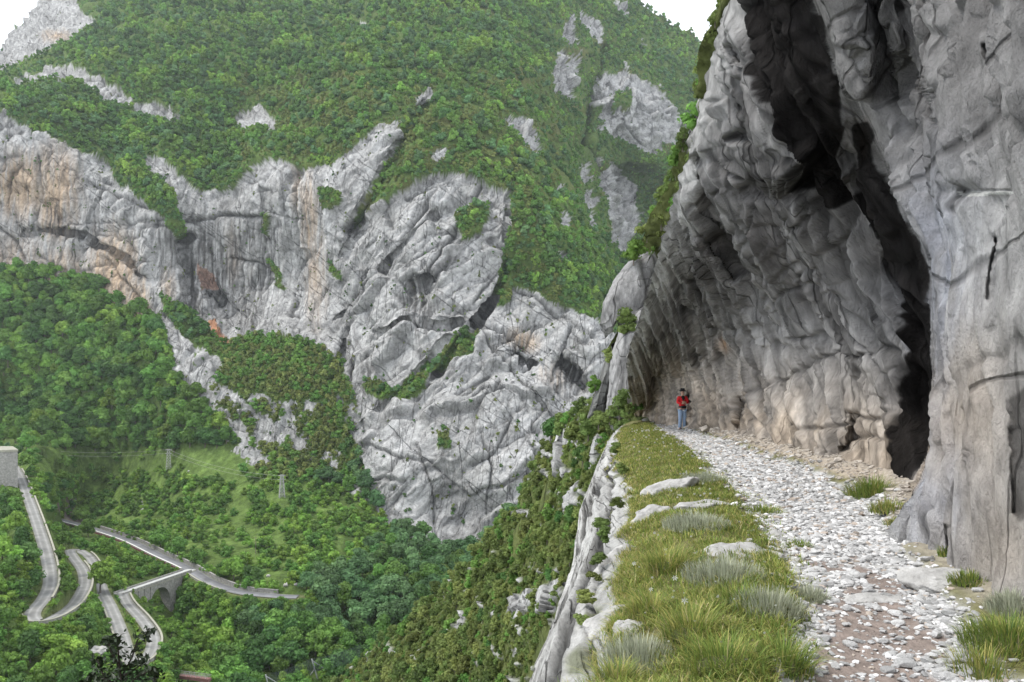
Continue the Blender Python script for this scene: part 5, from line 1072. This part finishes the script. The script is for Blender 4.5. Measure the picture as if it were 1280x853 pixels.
ledge_rock(1185, 738, .75, .45, .12, -.5, 'smooth pale rock ramp at the foot of the right pillar', 9, (.1, .15), .3)
ledge_rock(1105, 748, .6, .34, .055, .2, 'smooth worn white rock rising through the path stones', 10, (0, .05), .3)
ledge_rock(1095, 705, .7, .3, .05, 0, 'low worn bedrock hump in the middle of the stony path', 11)
ledge_rock(868, 607, .5, .4, .16, .3, 'small round grey rock at the upper end of the long rocks', 12)
ledge_rock(790, 590, .9, .5, .20, 1.2, 'rounded grey rock at the far end of the grass bank edge', 13, (0, -.2), .3, dz=-.05)

# ---- grass blades
M_grass = mat_tint('grass_blades', .6, vary=.12, vscale=6, spec=.2, trans=.35)
def blades(bx, by, bz, L, W_, lean, az, colr, curl=.8):
    n = len(bx); dx, dy = np.cos(az), np.sin(az); px_, py_ = -dy, dx; V = np.zeros((n, 7, 3)); 
    for k, (t, wf) in enumerate(((0, 1), (.4, .9), (.75, .6), (1, 0))):
        ho = L*lean*(t**1.7)*(.4+curl*t); hz = L*t*np.sqrt(np.maximum(1-lean*t*.75, .05))
        if k < 3:
            for s, q in ((-1, 2*k), (1, 2*k+1)):
                V[:, q, 0] = bx+dx*ho+px_*W_*.5*wf*s; V[:, q, 1] = by+dy*ho+py_*W_*.5*wf*s; V[:, q, 2] = bz+hz
        else: V[:, 6, 0] = bx+dx*ho; V[:, 6, 1] = by+dy*ho; V[:, 6, 2] = bz+hz
    f = np.array([[0, 1, 3], [0, 3, 2], [2, 3, 5], [2, 5, 4], [4, 5, 6]]); F_ = (f[None]+(np.arange(n)*7)[:, None, None]).reshape(-1, 3)
    return V.reshape(-1, 3), F_, np.repeat(colr, 7, 0)
def gcol(n, mix):
    pal = np.array([[.20, .27, .06], [.30, .32, .085], [.42, .38, .13], [.12, .19, .045], [.50, .43, .23]]); i_ = rng.choice(5, n, p=mix); return pal[i_]*rng.uniform(.7, 1.3, (n, 1))
def patch(n, fn, Ls, mix, name, lab=None, parent=None, tuft=14, spread=.045, curl=.8):
    x, Y = fn(n); m = len(x); hk = fbm(x/.6, Y/.9, 0*x, 3, 241)
    X2 = np.repeat(x, tuft); Y2 = np.repeat(Y, tuft); sc = np.repeat(np.clip(.035+.0*Y, .02, 1), tuft); n2 = len(X2); X2 = X2+rng.normal(0, spread, n2)*np.clip(Y2/7, .7, 2.2); Y2 = Y2+rng.normal(0, spread, n2)*np.clip(Y2/7, .7, 2.5)
    lipm = lab and 'brink' in lab; keep = (X2 > drop_x(Y2)-(.4 if lipm else .05)) & (X2 < wall_x(Y2)-.02); L = Ls(X2, Y2)*rng.uniform(.5, 1.25, n2)*(1+.5*np.repeat(hk, tuft)); Wd_ = (.0035+.00062*Y2)*rng.uniform(.7, 1.3, n2); az = rng.uniform(0, 6.28, n2)
    az = np.where(rng.random(n2) < .45, rng.normal(3.6, .8, n2), az); c = gcol(n2, mix); c = c*(1+.45*np.repeat(fbm(x/.45, Y/.8, 0*x, 3, 243), tuft))[:, None]
    k = np.where(keep)[0]; V, F_, C_ = blades(X2[k], Y2[k], ground_z(X2[k], Y2[k])-.01-1.25*np.maximum(drop_x(Y2[k])-X2[k], 0), L[k], Wd_[k], rng.uniform(.25, 1.0, len(k)), az[k], c[k], curl)
    o = link(name, mesh_np(name, V, F_, True, C_), M_grass, parent); 
    if lab: tag(o, lab, 'grass', None, 'stuff')
    return o
def bank(n, ymin=3.9, ymax=42):
    Y = ymin*(ymax/ymin)**(rng.random(n)**1.0); x = drop_x(Y)+(path_l(Y)+.3-drop_x(Y))*rng.random(n); pe = path_edges(x, Y); k = (rng.random(n) > pe*1.15) & (fbm(x/.35, Y/.5, 0*x, 3, 263) > -.22)
    rck = np.zeros(n, bool)
    for ob in [q for q in COL.objects if q.name.split('.')[0] == 'rock']:
        pass
    return x[k], Y[k]
patch(5200, bank, lambda x, Y: np.where(Y < 9, .105, .09)+.0*x, [.36, .30, .14, .12, .08], 'grass', 'rough green and yellow grass covering the bank left of the path')
def edges_fn(n):
    Y = 4.2*(30/4.2)**rng.random(n); x = path_l(Y)+rng.normal(-.05, .12, n)*np.clip(Y/7, .7, 2); k = rng.random(n) < .7; return x[k], Y[k]
patch(1500, edges_fn, lambda x, Y: .07+.0*x, [.4, .3, .15, .1, .05], 'grass', 'short grass fringing the edge of the stony path')
def lipf(n):
    Y = 5.0*(38/5.0)**rng.random(n); x = drop_x(Y)+rng.normal(-.04, .14, n); k = (fbm(x/.5, Y/1.2, 0*x, 2, 261) > -.1) | (Y < 6.5); return x[k], Y[k]
patch(1700, lipf, lambda x, Y: .09+.0*x, [.2, .25, .3, .1, .15], 'grass', 'dry straggling grass along the brink above the grey slab')
def tuft_thing(px, py, rad, L, n, mix, lab, cat='grass tuft', name='grass_tuft', dz=0, Y=None, curl=.8, group=None, grey=False):
    Y_ = Y or 1.6*FPX/(py-HOR); X_t = (px-640)/FPX*Y_; z0 = float(ground_z(X_t, Y_))+dz; r_ = rad*np.sqrt(rng.random(n)); a = rng.uniform(0, 6.28, n)
    lx_, ly_ = np.cos(a)*r_, np.sin(a)*r_; c = gcol(n, mix)
    if grey: c = np.clip(rng.normal(1, .2, (n, 1)), .5, 1.5)*np.array([[.36, .38, .28]])*np.where(rng.random((n, 1)) < .25, np.array([[1.4, 1.35, 1.4]]), 1.0)
    zz_ = -(r_/rad)**2*L*.1; V, F_, C_ = blades(lx_, ly_, zz_, L*rng.uniform(.5, 1.15, n)*(1-.45*(r_/rad)**2), np.full(n, .0035+.0006*Y_)*rng.uniform(.7, 1.2, n), rng.uniform(.2, .9, n)*(.4+.6*r_/rad), a+rng.normal(0, .5, n), c, curl)
    root = empty(name, (X_t, Y_, z0)); tag(root, lab, cat, group); o = link('blades', mesh_np('blades', V, F_, True, C_), M_grass, root)
    bm = bmesh.new(); bmesh.ops.create_icosphere(bm, subdivisions=2, radius=1)
    for v in bm.verts: v.co = Vector((v.co.x*rad*.75, v.co.y*rad*.75, max(v.co.z, -.2)*L*.22))
    bm_obj('root_mat', bm, flat('root_thatch', (.07, .075, .03)), root, True); return root
G1, G2 = [.5, .2, .08, .2, .02], [.3, .35, .2, .1, .05]
tuft_thing(1090, 622, .38, .42, 900, G1, 'bright green grassy clump with tiny white flowers at the foot of the black streak')
tuft_thing(1112, 650, .26, .22, 450, G2, 'yellowish grass clump just in front of the bright one below the black streak')
tuft_thing(1122, 668, .16, .12, 260, [.2, .3, .35, .1, .05], 'small rusty yellow grass cushion under the yellowish clump by the wall')
tuft_thing(1183, 712, .07, .16, 120, G1, 'tiny green grass tuft in the crack of the right pillar')
tuft_thing(1214, 748, .17, .13, 380, G1, 'low green grass clump on brown soil at the pillar foot')
tuft_thing(1262, 820, .28, .22, 1100, G1, 'large grass clump in the lower right corner beside the wall')
tuft_thing(1232, 838, .22, .20, 500, G2, 'lower grass clump left of the large one in the right corner')
tuft_thing(1000, 682, .13, .11, 220, G1, 'small green tuft perched on the right end of the flat rock')
tuft_thing(955, 640, .30, .16, 420, G1, 'dark green grass clump beyond the flat rock at the path edge')
for (px, py, r_, L, lab) in [(905, 735, .34, .24, 'biggest silvery grey-green cushion plant, below the flat rock'), (870, 668, .38, .22, 'silvery cushion plant left of the flat rock'), (958, 775, .26, .22, 'small silvery plant near the path stones low on the bank'),
        (800, 808, .26, .22, 'silvery plant low on the bank near the slab'), (1268, 790, .18, .18, 'grey twiggy plant above the large corner grass clump'), (880, 606, .42, .20, 'greyish low plant on the far bank beside a round rock'), (1010, 748, .16, .14, 'sparse silvery plant hanging over the path edge')]:
    tuft_thing(px, py, r_, L, 900, G1, lab, 'plant', 'cushion_plant', grey=True, curl=.3)
# long arching tussocks on the near bank
for (px, py, r_, L, lab) in [(865, 800, .20, .30, 'tall arching yellow-green tussock in the middle of the near bank'), (925, 768, .16, .24, 'arching green tussock right of the tall one'), (815, 760, .18, .22, 'arching tussock above the slab edge'), (770, 830, .16, .2, 'arching tussock at the bottom above the slab'), (980, 838, .16, .26, 'green tussock at the bottom beside the path'), (905, 845, .22, .26, 'wide green tussock at the bottom edge of the bank'), (835, 715, .20, .30, 'tussock with long blades in the mid bank')]:
    tuft_thing(px, py, r_, L, 520, G2 if px < 880 else G1, lab, 'grass tussock', 'grass_tussock', curl=1.3)
# ---- white flowers
M_pet = flat('white_petal', (.80, .80, .76), .6, vary=.05); M_stem = flat('flower_stem', (.12, .18, .05), vary=.1)
def flower(px, py, Y, L, s, lab):
    X_f = (px-640)/FPX*Y; z0 = float(ground_z(X_f, Y)); zt = EYE+(HOR-py)/FPX*Y; L = max(zt-z0, .10); root = empty('white_flower', (X_f, Y, z0)); tag(root, lab, 'flower', 'star-shaped white flowers on the bank')
    bm = bmesh.new(); add_tube(bm, [(0, 0, -.02), (.01, 0, L*.6), (0, -.01, L)], .0022, 4); bm_obj('stem', bm, M_stem, root)
    for k in range(6):
        a = k*math.pi/3+px; bm = bmesh.new(); d = Vector((math.cos(a), -.35, math.sin(a)*.9)).normalized(); t = d.cross(Vector((0, -1, .3))).normalized(); c = Vector((0, -.01, L)); v = [bm.verts.new(c), bm.verts.new(c+d*s*.5+t*s*.16), bm.verts.new(c+d*s+Vector((0, -.004, 0))), bm.verts.new(c+d*s*.5-t*s*.16)]
        bm.faces.new(v); bmesh.ops.solidify(bm, geom=bm.faces[:], thickness=.0012); bm_obj('petal', bm, M_pet, root)
for (px, py, Y, s, lab) in [(855,750,5.6,.045,'largest white star flower in the near bank grass'), (843,722,6.2,.04,'pale star flower just above the largest one'), (831,687,7.4,.04,'small white star flower higher on the mid bank'), (792,704,6.9,.035,'white star flower near the slab edge on the left'), (813,736,5.9,.03,'small star flower between slab edge and the largest one'), (700+196,700,6.8,.03,'small white flower beside the flat rock')]:
    flower(px, py, Y, .2, s*.7, lab)
def dots(n, fn, s0, name, lab, hz=.12):
    x, Y = fn(n); m = len(x); z = ground_z(x, Y)+rng.uniform(.5, 1.2, m)*hz; r_ = (s0+.0011*Y)*rng.uniform(.7, 1.3, m); V = []; a0 = rng.uniform(0, 6.28, m)
    for k in range(6): V.append(np.stack([x+np.cos(a0+k*1.047)*r_*(1 if k % 2 else .7), Y-.4*np.sin(a0+k*1.047)*r_, z+np.sin(a0+k*1.047)*r_*.8], -1))
    V = np.stack(V, 1).reshape(-1, 3); F_ = (np.array([[0, 1, 2], [0, 2, 3], [0, 3, 4], [0, 4, 5]])[None]+(np.arange(m)*6)[:, None, None]).reshape(-1, 3); tag(link(name, mesh_np(name, V, F_, False), M_pet), lab, 'flowers', None, 'stuff')
def fb(n):
    Y = 11*(34/11)**rng.random(n); x = drop_x(Y)+(path_l(Y)-drop_x(Y))*(.25+.75*rng.random(n)); k = fbm(x/1.2, Y/2.5, 0*x, 2, 251) > -.05; return x[k], Y[k]
dots(170, fb, .006, 'daisies', 'scattered tiny white flowers on the far part of the grass bank')
def fb2(n):
    Y = 4.5*(10/4.5)**rng.random(n); x = drop_x(Y)+(path_l(Y)-drop_x(Y))*rng.random(n); return x, Y
dots(38, fb2, .004, 'daisies', 'a few tiny white flowers among the near grass')
# ---- tufts hanging on the lip
for k, (px, py, Y, h) in enumerate([(746,700,8.6,.20),(735,745,7.2,.16),(756,668,9.6,.22),(728,775,6.6,.13),(772,628,12.0,.2),(742,720,7.9,.15),(752,655,10.8,.2),(776,585,17,.3),(770,560,24,.4)]):
    root = empty('dwarf_shrub', pt(px, py, Y)-Vector((0, 0, h*.45)), k*1.3, h); root.scale = (h*1.1, h*1.5, h*.9); tag(root, ['small dark shrub in the slab joints', 'low dark shrub lower in the slab joints', 'dark shrub where the slab meets the bank rocks', 'lowest dark shrub among the slab layers', 'shrub by the blocky bank rock', 'tiny shrub between two dark ones in the slab joints', 'shrub under the blocky bank rock', 'shrub on the brink beside the far bank', 'bush at the far top of the slab'][k], 'shrub', 'dwarf shrubs rooted in the slab')
    link('foliage', PROTO['olv' if k % 2 else 'box'][k % 3], None, root);
# ---- dark leafy sprig at the lower left
M_spr = flat('dark_glossy_leaf', (.030, .045, .018), .45, vary=.4, vs_=20, rand=.3); M_tw = flat('dark_twig', (.045, .035, .03), vary=.3)
sp0 = Vector((-1.95, 3.95, -.62)); root = empty('dark_shrub', sp0); tag(root, 'dark leafy twigs of a shrub rising at the bottom left in front of the hairpins', 'shrub')
bm = bmesh.new(); lb = []
def P3(px, py, Y=3.95): return pt(px, py, Y)-sp0
tw = [[(150,905),(152,860),(150,835),(146,800)],[(152,870),(128,842),(122,825)],[(150,850),(165,822),(172,800),(186,790)],[(152,868),(172,845),(190,838)],[(150,880),(190,862),(196,840)],[(146,905),(120,870),(104,856)],[(155,905),(176,875),(176,858)],[(150,835),(138,812),(134,800)],[(150,848),(175,832),(178,822)],[(150,905),(210,880),(225,858)],[(150,860),(135,850),(118,846)]]
for t in tw:
    pts_ = [P3(a, b, 3.95+random.uniform(-.06, .06)) for a, b in t]; add_tube(bm, [Vector((0, 0, 0))] + pts_ if t[0][1] > 900 else pts_, .0045, 4)
    for a, b in zip(pts_, pts_[1:]):
        for k in range(26): lb.append(a.lerp(b, random.random())+Vector((random.gauss(0, .022), random.gauss(0, .022), random.gauss(0, .020))))
    for k in range(20): lb.append(pts_[-1]+Vector((random.gauss(0, .013), random.gauss(0, .013), random.gauss(0, .013))))
bm_obj('twig', bm, M_tw, root); bm = bmesh.new()
for c in lb:
    n_ = Vector((random.gauss(0, 1), random.gauss(-.3, 1), random.gauss(.5, 1))).normalized(); t = n_.orthogonal().normalized(); t = Matrix.Rotation(random.uniform(0, 6.28), 3, n_) @ t; b = n_.cross(t); s = random.uniform(.013, .024)
    v = [bm.verts.new(c-t*s), bm.verts.new(c+b*s*.42+n_*s*.12), bm.verts.new(c+t*s), bm.verts.new(c-b*s*.42+n_*s*.12)]; bm.faces.new(v)
bm_obj('leaves', bm, M_spr, root)
# the steep spur of ledge that this shrub grows from (below the frame) is part of the ledge mesh
# ================================================================== the walker in red
PY_, PXc = 35.2, 853.0
Xp = (PXc-640)/FPX*PY_; Zp = float(ground_z(Xp, PY_)); person = empty('person', (Xp, PY_, Zp), R(8)); tag(person, 'person in red jacket, dark hat and blue jeans standing on the path, arms crossed', 'person')
M_skin = flat('skin', (.48, .30, .22), .6, vary=.05); M_red = flat('red_jacket_cloth', (.62, .025, .03), .8, vary=.15, vs_=20); M_jean = flat('faded_blue_jeans', (.27, .36, .50), .9, vary=.2, vs_=14)
M_blk = flat('black_cloth', (.018, .017, .018), .8, vary=.2); M_hair = flat('dark_hair', (.025, .018, .014), .7); M_shoe = flat('navy_shoes', (.02, .03, .07), .6); M_shirt = flat('white_shirt', (.7, .7, .7))
def skin(name, J, E, mat, parent, sub=2, root=0):
    me = bpy.data.meshes.new(name); me.from_pydata([j[:3] for j in J], E, []); o = bpy.data.objects.new(name, me); COL.objects.link(o)
    m = o.modifiers.new('s', 'SKIN'); m.use_smooth_shade = True
    for i, j in enumerate(J): me.skin_vertices[0].data[i].radius = (j[3], j[4] if len(j) > 4 else j[3]); me.skin_vertices[0].data[i].use_root = (i == root)
    if sub: s = o.modifiers.new('d', 'SUBSURF'); s.levels = sub; s.render_levels = sub
    dg = bpy.context.evaluated_depsgraph_get(); dg.update(); m2 = bpy.data.meshes.new_from_object(o.evaluated_get(dg)); bpy.data.objects.remove(o)
    for p in m2.polygons: p.use_smooth = True
    m2.materials.clear(); q = link(name, m2, mat, parent); q.name = name; return q
# body: pelvis, spine, neck, head, arms crossed, legs (faces -Y)
J = [(0,0,.93,.125,.10),(0,0,1.10,.12,.09),(0,.01,1.28,.145,.10),(0,.01,1.42,.12,.085),(0,0,1.50,.05),(0,-.015,1.58,.065),(0,-.02,1.65,.085,.095),(0,-.01,1.72,.06),
 (.17,.01,1.41,.055),(.245,-.06,1.19,.047),(.06,-.21,1.21,.036),(-.02,-.23,1.24,.028),(-.17,.01,1.41,.055),(-.245,-.06,1.19,.047),(-.06,-.20,1.15,.036),(.02,-.235,1.20,.028),
 (.09,0,.84,.092),(.095,-.01,.50,.062),(.10,.02,.12,.045),(.105,-.01,.05,.042),(.11,-.13,.035,.035),(-.09,0,.84,.092),(-.10,-.02,.50,.062),(-.11,.01,.12,.045),(-.115,-.02,.05,.042),(-.13,-.14,.035,.035)]
E = [(0,1),(1,2),(2,3),(3,4),(4,5),(5,6),(6,7),(3,8),(8,9),(9,10),(10,11),(3,12),(12,13),(13,14),(14,15),(0,16),(16,17),(17,18),(18,19),(19,20),(0,21),(21,22),(22,23),(23,24),(24,25)]
skin('body', J, E, M_skin, person)
gz_ = lambda r, d=.018: (r[:3]+tuple(q+d for q in r[3:]))
skin('jacket', [gz_(j, .022) for j in [(0,0,.90,.15,.115),(0,0,1.10,.13,.10),(0,.01,1.28,.15,.105),(0,.01,1.40,.125,.085),(0,0,1.47,.055),(.17,.01,1.41,.058),(.245,-.06,1.19,.052),(.08,-.20,1.21,.042),(-.17,.01,1.41,.058),(-.245,-.06,1.19,.052),(-.08,-.19,1.155,.042)]], [(0,1),(1,2),(2,3),(3,4),(3,5),(5,6),(6,7),(3,8),(8,9),(9,10)], M_red, person)
skin('jeans', [gz_(j, .016) for j in [(0,0,.90,.125,.10),(.09,0,.82,.095),(.095,-.01,.50,.072),(.10,.02,.13,.06),(.10,.02,.07,.062),(-.09,0,.82,.095),(-.10,-.02,.50,.072),(-.11,.01,.13,.06),(-.11,.01,.07,.062)]], [(0,1),(1,2),(2,3),(3,4),(0,5),(5,6),(6,7),(7,8)], M_jean, person)
for s in (1, -1): skin('shoe', [(s*.105,.05,.05,.048,.05),(s*.11,-.06,.045,.050,.042),(s*.122,-.17,.035,.036,.03)], [(0,1),(1,2)], M_shoe, person)
skin('hair', [(0,.02,1.56,.075),(0,.015,1.66,.095,.10),(0,.0,1.74,.07)], [(0,1),(1,2)], M_hair, person)
skin('scarf', [(-.07,-.04,1.46,.05),(0,-.09,1.45,.055),(.07,-.04,1.46,.05),(0,-.13,1.36,.06),(0,-.13,1.27,.03)], [(0,1),(1,2),(1,3),(3,4)], M_blk, person)
bm = bmesh.new(); bmesh.ops.create_cone(bm, cap_ends=True, segments=20, radius1=.155, radius2=.15, depth=.015, matrix=Matrix.Translation((0, -.02, 1.715)) @ Matrix.Rotation(.12, 4, 'X')); bmesh.ops.create_cone(bm, cap_ends=True, segments=20, radius1=.108, radius2=.085, depth=.11, matrix=Matrix.Translation((0, -.01, 1.77)) @ Matrix.Rotation(.1, 4, 'X')); bm_obj('hat', bm, M_blk, person, True)
bm = bmesh.new(); bmesh.ops.create_cone(bm, cap_ends=True, segments=22, radius1=.178, radius2=.175, depth=.07, matrix=Matrix.Translation((0, 0, 1.0)) @ Matrix.Diagonal((1, .78, 1, 1))); v = add_box(bm, (0, -.16, 1.0), (.20, .09, .12)); bmesh.ops.bevel(bm, geom=bm.edges[-12:], offset=.015, segments=2); bm_obj('waist_bag', bm, M_blk, person, True)
bm = bmesh.new(); bmesh.ops.create_cone(bm, cap_ends=False, segments=20, radius1=.172, radius2=.168, depth=.05, matrix=Matrix.Translation((0, 0, .845)) @ Matrix.Diagonal((1, .78, 1, 1))); bm_obj('shirt_hem', bm, M_shirt, person, True)
# face
bm = bmesh.new(); add_box(bm, (0, -.118, 1.625), (.022, .03, .045)); bmesh.ops.bevel(bm, geom=bm.edges[:], offset=.007, segments=2); bm_obj('nose', bm, M_skin, person, True)
for s in (1, -1):
    bm = bmesh.new(); bmesh.ops.create_uvsphere(bm, u_segments=8, v_segments=6, radius=.012, matrix=Matrix.Translation((s*.032, -.104, 1.65))); bm_obj('eye', bm, M_blk, person, True)
    bm = bmesh.new(); bmesh.ops.create_uvsphere(bm, u_segments=8, v_segments=6, radius=.022, matrix=Matrix.Translation((s*.085, -.015, 1.635)) @ Matrix.Diagonal((.4, .8, 1.3, 1))); bm_obj('ear', bm, M_skin, person, True)
bm = bmesh.new(); add_box(bm, (0, -.105, 1.587), (.04, .012, .010)); bm_obj('mouth', bm, flat('lips', (.35, .12, .10)), person)
def hand(base, d, up, s):
    base, d, up = Vector(base), Vector(d).normalized(), Vector(up).normalized(); sd = d.cross(up).normalized(); J = [tuple(base)+(.026, .016), tuple(base+d*.05)+(.036, .016), tuple(base+d*.085)+(.036, .014)]; E = [(0, 1), (1, 2)]
    skin('hand', J, E, M_skin, person, 1)
    for k, L in enumerate((.062, .072, .068, .052)):
        b0 = base+d*.09+sd*(k-1.5)*.018; skin('finger', [tuple(b0-d*.01)+(.009,), tuple(b0+d*L*.5+up*.004)+(.0085,), tuple(b0+d*L*.85-up*.014)+(.0075,), tuple(b0+d*L-up*.03)+(.006,)], [(0, 1), (1, 2), (2, 3)], M_skin, person, 1)
    b0 = base+d*.03-sd*.03*s; skin('thumb', [tuple(b0)+(.011,), tuple(b0+d*.025-sd*.02*s)+(.010,), tuple(b0+d*.055-sd*.028*s)+(.008,)], [(0, 1), (1, 2)], M_skin, person, 1)
hand((.05, -.225, 1.215), (-1, -.12, .10), (0, -1, 0), 1); hand((-.05, -.215, 1.165), (1, -.12, .12), (0, -1, 0), -1)
